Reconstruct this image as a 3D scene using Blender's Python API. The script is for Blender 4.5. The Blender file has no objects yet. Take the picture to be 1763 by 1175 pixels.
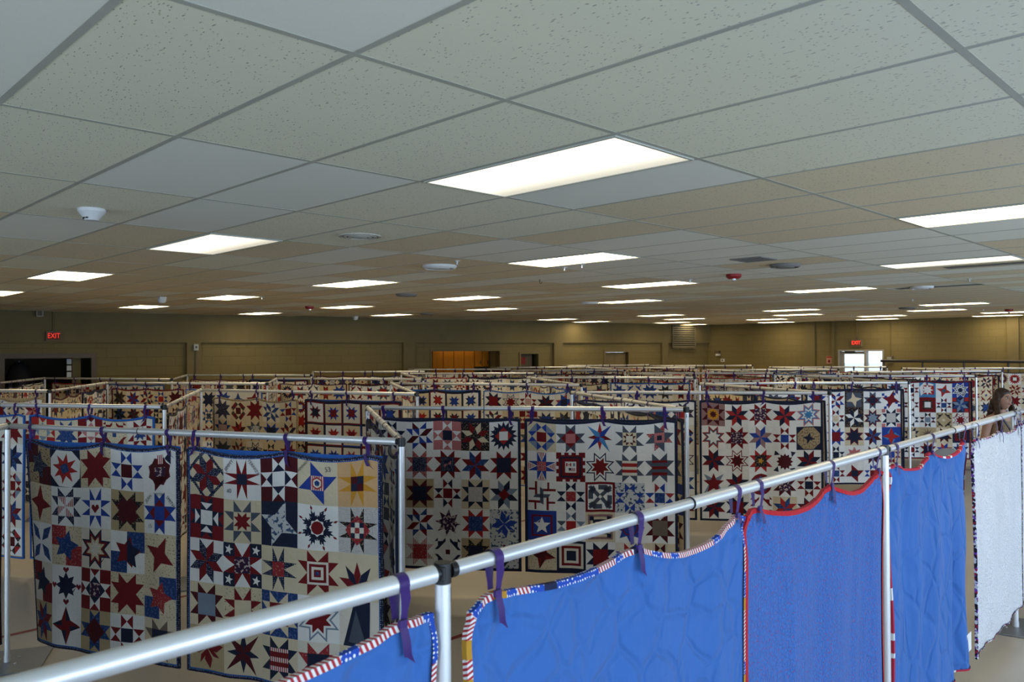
import bpy, bmesh, math, random
from mathutils import Vector, Matrix, Quaternion
random.seed(7)
scene = bpy.context.scene
COL = scene.collection
PI = math.pi

# ------------------------------------------------------------------ camera, world, exposure
HC, FPX = 2.12, 1377.5
RT = Vector((0.99998514, -0.00545188, 0.0)); FW = Vector((5.87e-05, 0.01076745, 0.99994203)); UPV = Vector((-0.00545157, -0.99992717, 0.01076761))
WM = Matrix((RT, FW, UPV))                       # lens frame (y down) -> world
cam_d = bpy.data.cameras.new('camera'); cam = bpy.data.objects.new('camera', cam_d); COL.objects.link(cam)
cx = WM @ Vector((1, 0, 0)); cy = WM @ Vector((0, -1, 0)); cz = WM @ Vector((0, 0, -1))
cam.matrix_world = Matrix(((cx.x, cy.x, cz.x, 0), (cx.y, cy.y, cz.y, 0), (cx.z, cy.z, cz.z, HC), (0, 0, 0, 1)))
cam_d.sensor_width = 36.0; cam_d.lens = FPX / 1763 * 36.0; cam_d.clip_start = 0.05; cam_d.clip_end = 300
cam_d.dof.use_dof = True; cam_d.dof.focus_distance = 5.0; cam_d.dof.aperture_fstop = 6.3
scene.camera = cam
SKY = 2.6                                        # overcast daylight outside
DAY = 6.5                                        # radiance of the daylit windows
LAMP = 10.5                                       # ceiling troffers
world = bpy.data.worlds.new('overcast_sky'); scene.world = world; world.use_nodes = True
bg = world.node_tree.nodes['Background']; bg.inputs[0].default_value = (0.74, 0.90, 1.0, 1); bg.inputs[1].default_value = SKY
# daylight standing in the window openings of the wall on the camera's right and in those added to the back wall (placed with those windows further down)
def window_daylight(loc, normal, w, h):
    ld = bpy.data.lights.new('window_daylight', 'AREA'); ld.shape = 'RECTANGLE'; ld.size = w; ld.size_y = h
    ld.energy = DAY * PI * w * h; ld.color = (0.69, 0.90, 1.20)
    lo = bpy.data.objects.new('window_daylight', ld); COL.objects.link(lo); lo.location = loc; lo.rotation_euler = (Vector(normal) + Vector((0, 0, 0.38))).to_track_quat('-Z', 'Y').to_euler()   # lit sky and sunny paving: tipped up a little
scene.cycles.use_light_tree = False; scene.cycles.adaptive_threshold = 0.03; scene.cycles.light_sampling_threshold = 0.03; scene.cycles.max_bounces = 5; scene.cycles.diffuse_bounces = 3; scene.cycles.glossy_bounces = 2; scene.cycles.transmission_bounces = 2; scene.cycles.transparent_max_bounces = 6; scene.cycles.caustics_reflective = False; scene.cycles.caustics_refractive = False
scene.view_settings.view_transform = 'Standard'; scene.view_settings.look = 'None'
scene.view_settings.exposure = 0.0; scene.view_settings.gamma = 1.0; scene.view_settings.use_curve_mapping = False

U = Vector((0.70729, -0.70692, 0)); V = Vector((0.70692, 0.70729, 0))    # room axes: long tile way, short tile way
GO = Vector((-1.30137, 3.1246, 0)); ZC = 2.957                          # ceiling grid origin, ceiling height
PIPE = 1.617

def ray(x, y): return WM @ Vector(((x - 881.5) / FPX, (y - 587.5) / FPX, 1.0))
def at(x, y, z):
    r = ray(x, y); return Vector((0, 0, HC)) + r * ((z - HC) / r.z)
def proj(p):
    q = WM.transposed() @ (Vector(p) - Vector((0, 0, HC)))
    return (q.x / q.z * FPX + 881.5, q.y / q.z * FPX + 587.5) if q.z > 0.05 else None

# ------------------------------------------------------------------ materials
MATS = {}
def nn(nt, t, **k):
    n = nt.nodes.new(t)
    for a, b in k.items(): setattr(n, a, b)
    return n
def base_mat(name, col, rough=0.8, metal=0.0, spec=0.5):
    m = bpy.data.materials.new(name); m.use_nodes = True
    b = m.node_tree.nodes['Principled BSDF']
    b.inputs['Base Color'].default_value = (*col, 1); b.inputs['Roughness'].default_value = rough
    b.inputs['Metallic'].default_value = metal; b.inputs['Specular IOR Level'].default_value = spec
    return m, m.node_tree, b
def noise_mat(name, col, col2=None, scale=8.0, rough=0.8, metal=0.0, bump=0.0, bscale=None, detail=1.5, spec=0.4, coord='Object', stretch=(1, 1, 1)):
    if name in MATS: return MATS[name]
    m, nt, b = base_mat(name, col, rough, metal, spec)
    tc = nn(nt, 'ShaderNodeTexCoord'); mp = nn(nt, 'ShaderNodeMapping'); mp.inputs['Scale'].default_value = stretch
    nt.links.new(tc.outputs[coord], mp.inputs[0])
    nz = nn(nt, 'ShaderNodeTexNoise'); nz.inputs['Scale'].default_value = scale; nz.inputs['Detail'].default_value = detail
    nt.links.new(mp.outputs[0], nz.inputs[0])
    mx = nn(nt, 'ShaderNodeMix', data_type='RGBA'); c2 = col2 or tuple(c * 0.8 for c in col)
    mx.inputs[6].default_value = (*col, 1); mx.inputs[7].default_value = (*c2, 1)
    nt.links.new(nz.outputs[0], mx.inputs[0]); nt.links.new(mx.outputs[2], b.inputs['Base Color'])
    if bump:
        n2 = nn(nt, 'ShaderNodeTexNoise'); n2.inputs['Scale'].default_value = bscale or scale; n2.inputs['Detail'].default_value = 2
        nt.links.new(mp.outputs[0], n2.inputs[0])
        bp = nn(nt, 'ShaderNodeBump'); bp.inputs['Strength'].default_value = bump; bp.inputs['Distance'].default_value = 0.01
        nt.links.new(n2.outputs[0], bp.inputs['Height']); nt.links.new(bp.outputs[0], b.inputs['Normal'])
    MATS[name] = m; return m
def emit_mat(name, col, strength):
    if name in MATS: return MATS[name]
    m, nt, b = base_mat(name, col, 0.6)
    b.inputs['Emission Color'].default_value = (*col, 1); b.inputs['Emission Strength'].default_value = strength
    MATS[name] = m; return m

def fabric(name, c, kind='plain', c2=(0.75, 0.75, 0.73), sc=60.0, thr=0.3, bump=0.35):
    m, nt, b = base_mat(name, c, 0.92, 0, 0.15)
    b.inputs['Sheen Weight'].default_value = 0.08
    uv = nn(nt, 'ShaderNodeTexCoord')
    nz = nn(nt, 'ShaderNodeTexNoise'); nz.inputs['Scale'].default_value = 7; nz.inputs['Detail'].default_value = 1.5
    nt.links.new(uv.outputs['UV'], nz.inputs[0])
    col = nn(nt, 'ShaderNodeMix', data_type='RGBA'); col.inputs[6].default_value = (*[min(1, x * 1.08) for x in c], 1); col.inputs[7].default_value = (*[x * 0.86 for x in c], 1)
    nt.links.new(nz.outputs[0], col.inputs[0]); out = col.outputs[2]
    if kind != 'plain':
        mx = nn(nt, 'ShaderNodeMix', data_type='RGBA'); mx.inputs[7].default_value = (*c2, 1); nt.links.new(out, mx.inputs[6])
        if kind == 'dots':
            vo = nn(nt, 'ShaderNodeTexVoronoi'); vo.inputs['Scale'].default_value = sc; vo.inputs['Randomness'].default_value = 0.25; nt.links.new(uv.outputs['UV'], vo.inputs[0])
            mt = nn(nt, 'ShaderNodeMath', operation='LESS_THAN'); mt.inputs[1].default_value = thr; nt.links.new(vo.outputs['Distance'], mt.inputs[0])
        elif kind == 'stripe':
            wv = nn(nt, 'ShaderNodeTexWave'); wv.inputs['Scale'].default_value = sc; nt.links.new(uv.outputs['UV'], wv.inputs[0])
            mt = nn(nt, 'ShaderNodeMath', operation='GREATER_THAN'); mt.inputs[1].default_value = 0.5; nt.links.new(wv.outputs['Fac'], mt.inputs[0])
        else:
            n3 = nn(nt, 'ShaderNodeTexNoise'); n3.inputs['Scale'].default_value = sc; n3.inputs['Detail'].default_value = 1.5; nt.links.new(uv.outputs['UV'], n3.inputs[0])
            mt = nn(nt, 'ShaderNodeMath', operation='GREATER_THAN'); mt.inputs[1].default_value = thr; nt.links.new(n3.outputs[0], mt.inputs[0])
        nt.links.new(mt.outputs[0], mx.inputs[0]); out = mx.outputs[2]
    nt.links.new(out, b.inputs['Base Color'])
    n2 = nn(nt, 'ShaderNodeTexNoise'); n2.inputs['Scale'].default_value = 32; n2.inputs['Detail'].default_value = 1; nt.links.new(uv.outputs['UV'], n2.inputs[0])
    bp = nn(nt, 'ShaderNodeBump'); bp.inputs['Strength'].default_value = bump; bp.inputs['Distance'].default_value = 0.012
    nt.links.new(n2.outputs[0], bp.inputs['Height']); nt.links.new(bp.outputs[0], b.inputs['Normal'])
    return m
FAB = {
 'W': fabric('white_cotton', (0.80, 0.79, 0.77)), 'I': fabric('ivory_cotton', (0.72, 0.665, 0.57)), 'C': fabric('cream_cotton', (0.66, 0.56, 0.395)),
 'K': fabric('cream_calico', (0.66, 0.56, 0.39), 'speck', (0.22, 0.17, 0.11), 90, 0.63), 'T': fabric('tan_cotton', (0.46, 0.355, 0.205)),
 't': fabric('tan_print', (0.40, 0.31, 0.18), 'speck', (0.14, 0.06, 0.05), 70, 0.58), 'P': fabric('peach_cotton', (0.62, 0.38, 0.19)),
 'G': fabric('gold_cotton', (0.58, 0.27, 0.03)), 'R': fabric('red_cotton', (0.36, 0.025, 0.025)), 'D': fabric('dark_red_cotton', (0.17, 0.012, 0.016)),
 'M': fabric('maroon_cotton', (0.075, 0.010, 0.014)), 'N': fabric('navy_cotton', (0.016, 0.021, 0.048)), 'B': fabric('royal_blue_cotton', (0.022, 0.055, 0.29)),
 'L': fabric('sky_blue_cotton', (0.06, 0.22, 0.46)), 'S': fabric('slate_cotton', (0.075, 0.09, 0.125)), 's': fabric('pale_slate_cotton', (0.20, 0.25, 0.33)),
 'O': fabric('pink_cotton', (0.50, 0.17, 0.17)), 'n': fabric('navy_dot_print', (0.016, 0.021, 0.055), 'dots', (0.45, 0.45, 0.45), 85, 0.21),
 'r': fabric('red_polka_print', (0.33, 0.02, 0.03), 'dots', (0.7, 0.66, 0.62), 90, 0.27), 'z': fabric('red_white_stripe', (0.36, 0.03, 0.03), 'stripe', (0.7, 0.68, 0.65), 22),
 'k': fabric('black_print', (0.015, 0.014, 0.017), 'speck', (0.28, 0.19, 0.12), 80, 0.60), 'f': fabric('floral_print', (0.55, 0.56, 0.57), 'speck', (0.05, 0.09, 0.17), 38, 0.57),
 'b': fabric('blue_print', (0.018, 0.05, 0.17), 'speck', (0.06, 0.10, 0.25), 60, 0.56), 'd': fabric('dotted_white_print', (0.62, 0.60, 0.57), 'dots', (0.18, 0.14, 0.17), 130, 0.30),
 'q': fabric('red_calico', (0.30, 0.03, 0.035), 'speck', (0.38, 0.18, 0.16), 75, 0.62), 'g': fabric('grey_brown_cotton', (0.17, 0.13, 0.10)),
 'h': fabric('half_flag_print', (0.045, 0.018, 0.05), 'speck', (0.50, 0.40, 0.38), 42, 0.56), 'm': fabric('mauve_cotton', (0.30, 0.17, 0.17)),
}

# ------------------------------------------------------------------ object helpers
def link(o): COL.objects.link(o); return o
def tag(o, label=None, cat=None, group=None, kind=None):
    if label: o['label'] = label
    if cat: o['category'] = cat
    if group: o['group'] = group
    if kind: o['kind'] = kind
    return o
def empty(name, loc=(0, 0, 0), rz=0.0):
    o = bpy.data.objects.new(name, None); o.location = loc; o.rotation_euler = (0, 0, rz); o.empty_display_size = 0.1
    return link(o)
def mesh_obj(name, me, parent=None, loc=None, rz=0.0):
    o = bpy.data.objects.new(name, me)
    if loc is not None: o.location = loc
    o.rotation_euler = (0, 0, rz)
    if parent: o.parent = parent
    return link(o)
class MB:
    """collects shapes, then links them as one mesh object"""
    def __init__(s): s.v = []; s.f = []; s.m = []
    def add(s, vs, fs, mi=0):
        k = len(s.v); s.v += [tuple(v) for v in vs]; s.f += [tuple(i + k for i in f) for f in fs]; s.m += [mi] * len(fs); return s
    def box(s, a, b, mi=0, xf=None):
        (x0, y0, z0), (x1, y1, z1) = a, b
        vs = [(x0, y0, z0), (x1, y0, z0), (x1, y1, z0), (x0, y1, z0), (x0, y0, z1), (x1, y0, z1), (x1, y1, z1), (x0, y1, z1)]
        if xf: vs = [xf(*p) for p in vs]
        return s.add(vs, [(0, 3, 2, 1), (4, 5, 6, 7), (0, 1, 5, 4), (1, 2, 6, 5), (2, 3, 7, 6), (3, 0, 4, 7)], mi)
    def tube(s, p, q, r, n=14, mi=0, r2=None, cap=True):
        p, q = Vector(p), Vector(q); d = (q - p).normalized(); a = d.orthogonal().normalized(); b = d.cross(a); r2 = r if r2 is None else r2
        vs = [p + (a * math.cos(2 * PI * i / n) + b * math.sin(2 * PI * i / n)) * r for i in range(n)] + [q + (a * math.cos(2 * PI * i / n) + b * math.sin(2 * PI * i / n)) * r2 for i in range(n)]
        fs = [(i, (i + 1) % n, n + (i + 1) % n, n + i) for i in range(n)]
        if cap: fs += [tuple(range(n - 1, -1, -1)), tuple(range(n, 2 * n))]
        return s.add(vs, fs, mi)
    def lathe(s, prof, n=24, c=(0, 0, 0), mi=0):
        vs = [(c[0] + r * math.cos(2 * PI * i / n), c[1] + r * math.sin(2 * PI * i / n), c[2] + z) for r, z in prof for i in range(n)]
        fs = [(j * n + i, j * n + (i + 1) % n, (j + 1) * n + (i + 1) % n, (j + 1) * n + i) for j in range(len(prof) - 1) for i in range(n)]
        fs += [tuple(range(n - 1, -1, -1)), tuple((len(prof) - 1) * n + i for i in range(n))]
        return s.add(vs, fs, mi)
    def mesh(s, name, mats, smooth=False, bevel=0.0):
        me = bpy.data.meshes.new(name); me.from_pydata(s.v, [], s.f)
        for m in (mats if isinstance(mats, (list, tuple)) else [mats]): me.materials.append(m)
        me.polygons.foreach_set('material_index', s.m)
        bm = bmesh.new(); bm.from_mesh(me)
        if bevel:
            bmesh.ops.bevel(bm, geom=[e for e in bm.edges], offset=bevel, segments=1, affect='EDGES', clamp_overlap=True)
        bmesh.ops.recalc_face_normals(bm, faces=bm.faces); bm.to_mesh(me); bm.free()
        if smooth:
            me.polygons.foreach_set('use_smooth', [True] * len(me.polygons))
            try: me.set_sharp_from_angle(angle=math.radians(40))
            except Exception: pass
        me.update(); return me
    def build(s, name, mats, parent=None, smooth=False, loc=None, rz=0.0, bevel=0.0):
        return mesh_obj(name, s.mesh(name, mats, smooth, bevel), parent, loc, rz)
def copy_tree(o, parent=None):
    c = o.copy(); link(c); c.parent = parent
    for ch in list(o.children): copy_tree(ch, c)
    return c
def text_mesh(txt, size, extrude=0.0):
    cu = bpy.data.curves.new('lettering', 'FONT'); cu.body = txt; cu.size = size; cu.extrude = extrude; cu.align_x = 'CENTER'; cu.align_y = 'CENTER'; cu.resolution_u = 2
    t = bpy.data.objects.new('tmp', cu); link(t); bpy.context.view_layer.update()
    me = bpy.data.meshes.new_from_object(t.evaluated_get(bpy.context.evaluated_depsgraph_get())); bpy.data.objects.remove(t); bpy.data.curves.remove(cu)
    return me

# ------------------------------------------------------------------ the room shell
M_wall = None
def wall_material():
    m, nt, b = base_mat('painted_block_wall', (0.42, 0.35, 0.19), 0.75, 0, 0.3)
    tc = nn(nt, 'ShaderNodeTexCoord'); br = nn(nt, 'ShaderNodeTexBrick')
    br.inputs['Scale'].default_value = 1.0; br.inputs['Brick Width'].default_value = 0.40; br.inputs['Row Height'].default_value = 0.20; br.inputs['Mortar Size'].default_value = 0.006
    br.inputs['Color1'].default_value = (0.185, 0.146, 0.060, 1); br.inputs['Color2'].default_value = (0.175, 0.138, 0.057, 1); br.inputs['Mortar'].default_value = (0.148, 0.117, 0.048, 1)
    nt.links.new(tc.outputs['UV'], br.inputs[0]); nt.links.new(br.outputs[0], b.inputs['Base Color'])
    bp = nn(nt, 'ShaderNodeBump'); bp.inputs['Strength'].default_value = 0.5; bp.inputs['Distance'].default_value = 0.006; bp.invert = True
    nt.links.new(br.outputs['Fac'], bp.inputs['Height']); nt.links.new(bp.outputs[0], b.inputs['Normal'])
    return m
M_wall = wall_material()
M_beige = noise_mat('beige_paint', (0.185, 0.146, 0.063), scale=3)
CORNER = Vector((7.0, 28.6, 0)); LW0 = Vector((-10.2, 16.2, 0))
class Wall:
    def __init__(s, o, d, inward):
        s.o = Vector(o); s.d = Vector(d).normalized(); n = Vector((s.d.y, -s.d.x, 0)); s.n = n if n.dot(inward) > 0 else -n
    def pt(s, a, off, z): p = s.o + s.d * a + s.n * off; return (p.x, p.y, z)
    def hit(s, x, y):
        r = ray(x, y); t = (s.o - Vector((0, 0, HC))).dot(s.n) / r.dot(s.n); p = Vector((0, 0, HC)) + r * t
        return (p - s.o).dot(s.d), p.z
    def box(s, mb, a0, a1, z0, z1, o0, o1, mi=0): return mb.box((a0, o0, z0), (a1, o1, z1), mi, xf=lambda a, o, z: s.pt(a, o, z))
    def thing(s, name, a0, a1, z0, z1, o0, o1, mats, parent=None, bevel=0.0): return s.box(MB(), a0, a1, z0, z1, o0, o1).build(name, mats, parent, bevel=bevel)
def wall_mesh(w, a0, a1, z0, z1, holes, thick, name, mat):
    xs = sorted({a0, a1, *[h[0] for h in holes], *[h[1] for h in holes]}); zs = sorted({z0, z1, *[h[2] for h in holes], *[h[3] for h in holes]})
    mb = MB(); solid = {}
    for i in range(len(xs) - 1):
        for j in range(len(zs) - 1):
            mx, mz = (xs[i] + xs[i + 1]) / 2, (zs[j] + zs[j + 1]) / 2
            solid[i, j] = not any(h[0] < mx < h[1] and h[2] < mz < h[3] for h in holes)
    for (i, j), k in solid.items():
        if not k: continue
        A, B, C, D = xs[i], xs[i + 1], zs[j], zs[j + 1]
        q = lambda a, o, z: w.pt(a, o, z)
        mb.add([q(A, 0, C), q(B, 0, C), q(B, 0, D), q(A, 0, D)], [(0, 1, 2, 3)]); mb.add([q(A, -thick, C), q(B, -thick, C), q(B, -thick, D), q(A, -thick, D)], [(3, 2, 1, 0)])
        for di, dj, e in ((-1, 0, ((A, C), (A, D))), (1, 0, ((B, C), (B, D))), (0, -1, ((A, C), (B, C))), (0, 1, ((A, D), (B, D)))):
            if not solid.get((i + di, j + dj), False):
                (a, c), (b_, d) = e; mb.add([q(a, 0, c), q(b_, 0, d), q(b_, -thick, d), q(a, -thick, c)], [(0, 1, 2, 3)])
    o = mb.build(name, mat)
    uv = o.data.uv_layers.new(name='UVMap')
    for lp in o.data.loops:
        p = Vector(o.data.vertices[lp.vertex_index].co) - w.o; uv.data[lp.index].uv = (p.dot(w.d) + p.dot(w.n), p.z)
    return tag(o, kind='structure')

wl = Wall(LW0, CORNER - LW0, Vector((0, -1, 0)))                 # left wall, running away to the corner
LEN_L = (CORNER - LW0).length
RD = Vector((6.64, -7.3, 0)).normalized()
wr = Wall(CORNER, RD, Vector((-1, -1, 0)))                       # far right wall
ww_o = U * 4.6
t_ = ((CORNER - ww_o).x * RD.y - (CORNER - ww_o).y * RD.x) / (V.x * RD.y - V.y * RD.x)
CORNER2 = ww_o + V * t_; LEN_R = (CORNER2 - CORNER).length
ww = Wall(CORNER2, -V, -U)                                       # window wall beside the camera
LEN_W = (CORNER2 - (ww_o - V * 8)).length
CORNER3 = ww_o - V * 8
k_ = (V.dot(CORNER) + 8) / V.dot((CORNER - LW0)); CORNER4 = CORNER - (CORNER - LW0) * k_
wb = Wall(CORNER3, CORNER4 - CORNER3, V); LEN_B = (CORNER4 - CORNER3).length
ext = (LW0 - CORNER4).length

# floor
def floor_material():
    m, nt, b = base_mat('vinyl_floor', (0.40, 0.33, 0.22), 0.35, 0, 0.4)
    tc = nn(nt, 'ShaderNodeTexCoord'); mp = nn(nt, 'ShaderNodeMapping'); mp.inputs['Rotation'].default_value = (0, 0, PI / 4); nt.links.new(tc.outputs['Object'], mp.inputs[0])
    nz = nn(nt, 'ShaderNodeTexNoise'); nz.inputs['Scale'].default_value = 2.2; nz.inputs['Detail'].default_value = 6; nt.links.new(mp.outputs[0], nz.inputs[0])
    br = nn(nt, 'ShaderNodeTexBrick'); br.offset = 0.0; br.inputs['Scale'].default_value = 1; br.inputs['Brick Width'].default_value = 0.61; br.inputs['Row Height'].default_value = 0.61; br.inputs['Mortar Size'].default_value = 0.0015
    br.inputs['Color1'].default_value = (0.50, 0.46, 0.40, 1); br.inputs['Color2'].default_value = (0.485, 0.445, 0.39, 1); br.inputs['Mortar'].default_value = (0.44, 0.39, 0.31, 1)
    nt.links.new(mp.outputs[0], br.inputs[0])
    mx = nn(nt, 'ShaderNodeMix', data_type='RGBA', blend_type='MULTIPLY'); mx.inputs[0].default_value = 0.25; nt.links.new(br.outputs[0], mx.inputs[6]); nt.links.new(nz.outputs[0], mx.inputs[7]); nt.links.new(mx.outputs[2], b.inputs['Base Color'])
    return m
poly = [CORNER, CORNER2, CORNER3, CORNER4]
fl = MB(); fl.add([(p.x, p.y, 0) for p in poly] + [(p.x, p.y, -0.2) for p in poly], [(0, 1, 2, 3), (7, 6, 5, 4), (0, 1, 5, 4), (1, 2, 6, 5), (2, 3, 7, 6), (3, 0, 4, 7)])
floor = tag(fl.build('floor', floor_material()), kind='structure')
# red floor lines
M_line = noise_mat('red_floor_line', (0.22, 0.03, 0.025), scale=30, rough=0.5)
for (x, y, l0, l1) in ((785, 1098, -2, 9), (28, 1092, -3, 12)):
    p = at(x, y, 0); a = p + V * l0; b_ = p + V * l1; mb = MB(); n = U * 0.025
    mb.add([a - n, b_ - n, b_ + n, a + n], [(0, 1, 2, 3)]); mb.v = [(v[0], v[1], 0.0015) for v in mb.v]; mb.build('floor_line', M_line, floor)

# left wall with its openings (measured along the wall)
def span(w, x0, x1, ytop): a0, z = w.hit(x0, ytop); a1, _ = w.hit(x1, ytop); return a0, a1, z
lob0, lob1, lobz = span(wl, 8, 157, 618)
kit0, kit1, kitz = span(wl, 743, 860, 605.5)
d20, d21, d2z = span(wl, 896, 926, 610)
d30, d31, d3z = span(wl, 1042, 1081, 607)
lv0, lv1, lvz = span(wl, 1153, 1193, 560); _, lvb = wl.hit(1173, 600)
holes = [(lob0, lob1, 0, lobz), (kit0, kit1, 1.0, kitz), (d20, d21, 0, d2z), (d30, d31, 0, d3z)]
wall_mesh(wl, -ext, LEN_L, 0, ZC + 0.12, holes, 0.2, 'wall_left', M_wall)
_, ledge = wl.hit(600, 590.5)
tag(wl.thing('trim_1', -ext, LEN_L, ledge, ZC + 0.1, 0.0, 0.09, M_beige), kind='structure')
k = 2
for (x0, x1) in ((320, 344), (692, 712), (951, 966), (1137, 1147)):
    a0, _ = wl.hit(x0, 600); a1, _ = wl.hit(x1, 600)
    tag(wl.thing('trim_%d' % k, a0, a1, 0, ledge, 0.0, 0.09, M_beige), kind='structure'); k += 1
# far right wall with exit door and side light
exd0, exd1, exz = span(wr, 1443, 1489, 602.5); _, wsz0 = wr.hit(1505, 604.5); sl0, _ = wr.hit(1489, 604); sl1, _ = wr.hit(1522, 604)
wall_mesh(wr, 0, LEN_R, 0, ZC + 0.12, [(exd0, sl1, 0, exz)], 0.2, 'wall_far', M_wall)
for (x0, x1) in ((1386, 1404), (1433, 1437), (1735, 1755)):
    a0, _ = wr.hit(x0, 600); a1, _ = wr.hit(x1, 600)
    tag(wr.thing('trim_%d' % k, a0, a1, 0, ZC, 0.0, 0.05, M_beige), kind='structure'); k += 1
# window wall, and back wall with unseen windows added to light the quilt rows
WIN = [(a, a + 3.0) for a in [2.0 + 3.5 * i for i in range(int((LEN_W - 4) / 3.5))]]
wall_mesh(ww, 0, LEN_W, 0, ZC + 0.12, [(a, b_, 0.35, 2.6) for a, b_ in WIN], 0.2, 'wall_right', M_wall)
WINB_ADDED = [(1.8, 4.8), (5.6, 8.6), (9.4, 12.4)]
wall_mesh(wb, 0, LEN_B, 0, ZC + 0.12, [(a, b_, 0.35, 2.6) for a, b_ in WINB_ADDED], 0.2, 'wall_back', M_wall)
M_alu = noise_mat('anodised_frame', (0.55, 0.56, 0.57), scale=5, rough=0.4, metal=0.6)
def glass_material():
    m = bpy.data.materials.new('clear_glass'); m.use_nodes = True; nt = m.node_tree; nt.nodes.clear()
    o = nn(nt, 'ShaderNodeOutputMaterial'); mx = nn(nt, 'ShaderNodeMixShader'); tr = nn(nt, 'ShaderNodeBsdfTransparent'); gl = nn(nt, 'ShaderNodeBsdfGlossy'); gl.inputs['Roughness'].default_value = 0.03
    fr = nn(nt, 'ShaderNodeFresnel'); nt.links.new(fr.outputs[0], mx.inputs[0]); nt.links.new(tr.outputs[0], mx.inputs[1]); nt.links.new(gl.outputs[0], mx.inputs[2]); nt.links.new(mx.outputs[0], o.inputs[0]); return m
M_glass = glass_material()
for i, (w_, a, b_) in enumerate([(ww, *p) for p in WIN] + [(wb, *p) for p in WINB_ADDED]):  # window wall first, then the windows added behind the camera
    mb = MB()
    for (p, q, r, s_) in ((a, b_, 0.35, 0.41), (a, b_, 2.54, 2.6), (a, a + 0.06, 0.41, 2.54), (b_ - 0.06, b_, 0.41, 2.54), ((a + b_) / 2 - 0.03, (a + b_) / 2 + 0.03, 0.41, 2.54)): w_.box(mb, p, q, r, s_, -0.12, -0.06)
    wo = tag(mb.build('window_%d' % (i + 2), M_alu), kind='structure')
    for (p, q) in ((a + 0.06, (a + b_) / 2 - 0.03), ((a + b_) / 2 + 0.03, b_ - 0.06)): w_.thing('pane', p, q, 0.41, 2.54, -0.095, -0.087, M_glass, wo)
for a, b_ in WINB_ADDED: window_daylight(wb.pt((a + b_) / 2, -0.05, 1.475), wb.n, b_ - a - 0.1, 2.15)  # added fill for the quilt rows, through invented back windows
for a, b_ in WIN: window_daylight(ww.pt((a + b_) / 2, -0.05, 1.475), ww.n, b_ - a - 0.1, 2.15)
# ground outside
g = MB(); g.add([(-120, -120, -0.21), (120, -120, -0.21), (120, 120, -0.21), (-120, 120, -0.21)], [(0, 1, 2, 3)])
tag(g.build('ground_outside', noise_mat('pale_paving', (0.5, 0.5, 0.48), scale=0.5, rough=0.9)), kind='structure')

# ------------------------------------------------------------------ ceiling: slab, tiles, grid bars
ce = MB(); ce.add([(p.x, p.y, ZC + 0.1) for p in poly] + [(p.x, p.y, ZC + 0.3) for p in poly], [(3, 2, 1, 0), (4, 5, 6, 7), (0, 1, 5, 4), (1, 2, 6, 5), (2, 3, 7, 6), (3, 0, 4, 7)])
ceiling = tag(ce.build('ceiling', noise_mat('slab', (0.2, 0.2, 0.2))), kind='structure')
def lerp_map(tab, x):
    for (a, b_), (c, d) in zip(tab, tab[1:]):
        if x <= c or (c, d) == tab[-1]: return b_ + (d - b_) * (x - a) / (c - a)
VT = [(-6, -6), (-1, -1), (2.5, 2.46), (7.5, 7.24), (12.5, 12.08), (17.5, 16.6), (22.5, 20.95), (27.5, 25.4), (32.5, 29.5), (37.5, 33.4), (42.5, 37.45), (46, 40.2)]
UT = [(-30, -28.4), (-10.5, -10.1), (-5.5, -5.38), (-2.5, -2.46), (-1.5, -1.45), (0, 0), (1, 1), (6, 6)]
def cpt(u, v, z=ZC): p = GO + U * (u * 1.22) + V * (v * 0.61); return Vector((p.x, p.y, z))
def gpt(u, v, z=ZC): return cpt(lerp_map(UT, u), lerp_map(VT, v), z)
def inside(p):
    for a, b_ in zip(poly, poly[1:] + poly[:1]):
        if (b_ - a).cross(Vector((p.x, p.y, 0)) - a).z > -0.02: return False
    return True
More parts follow.
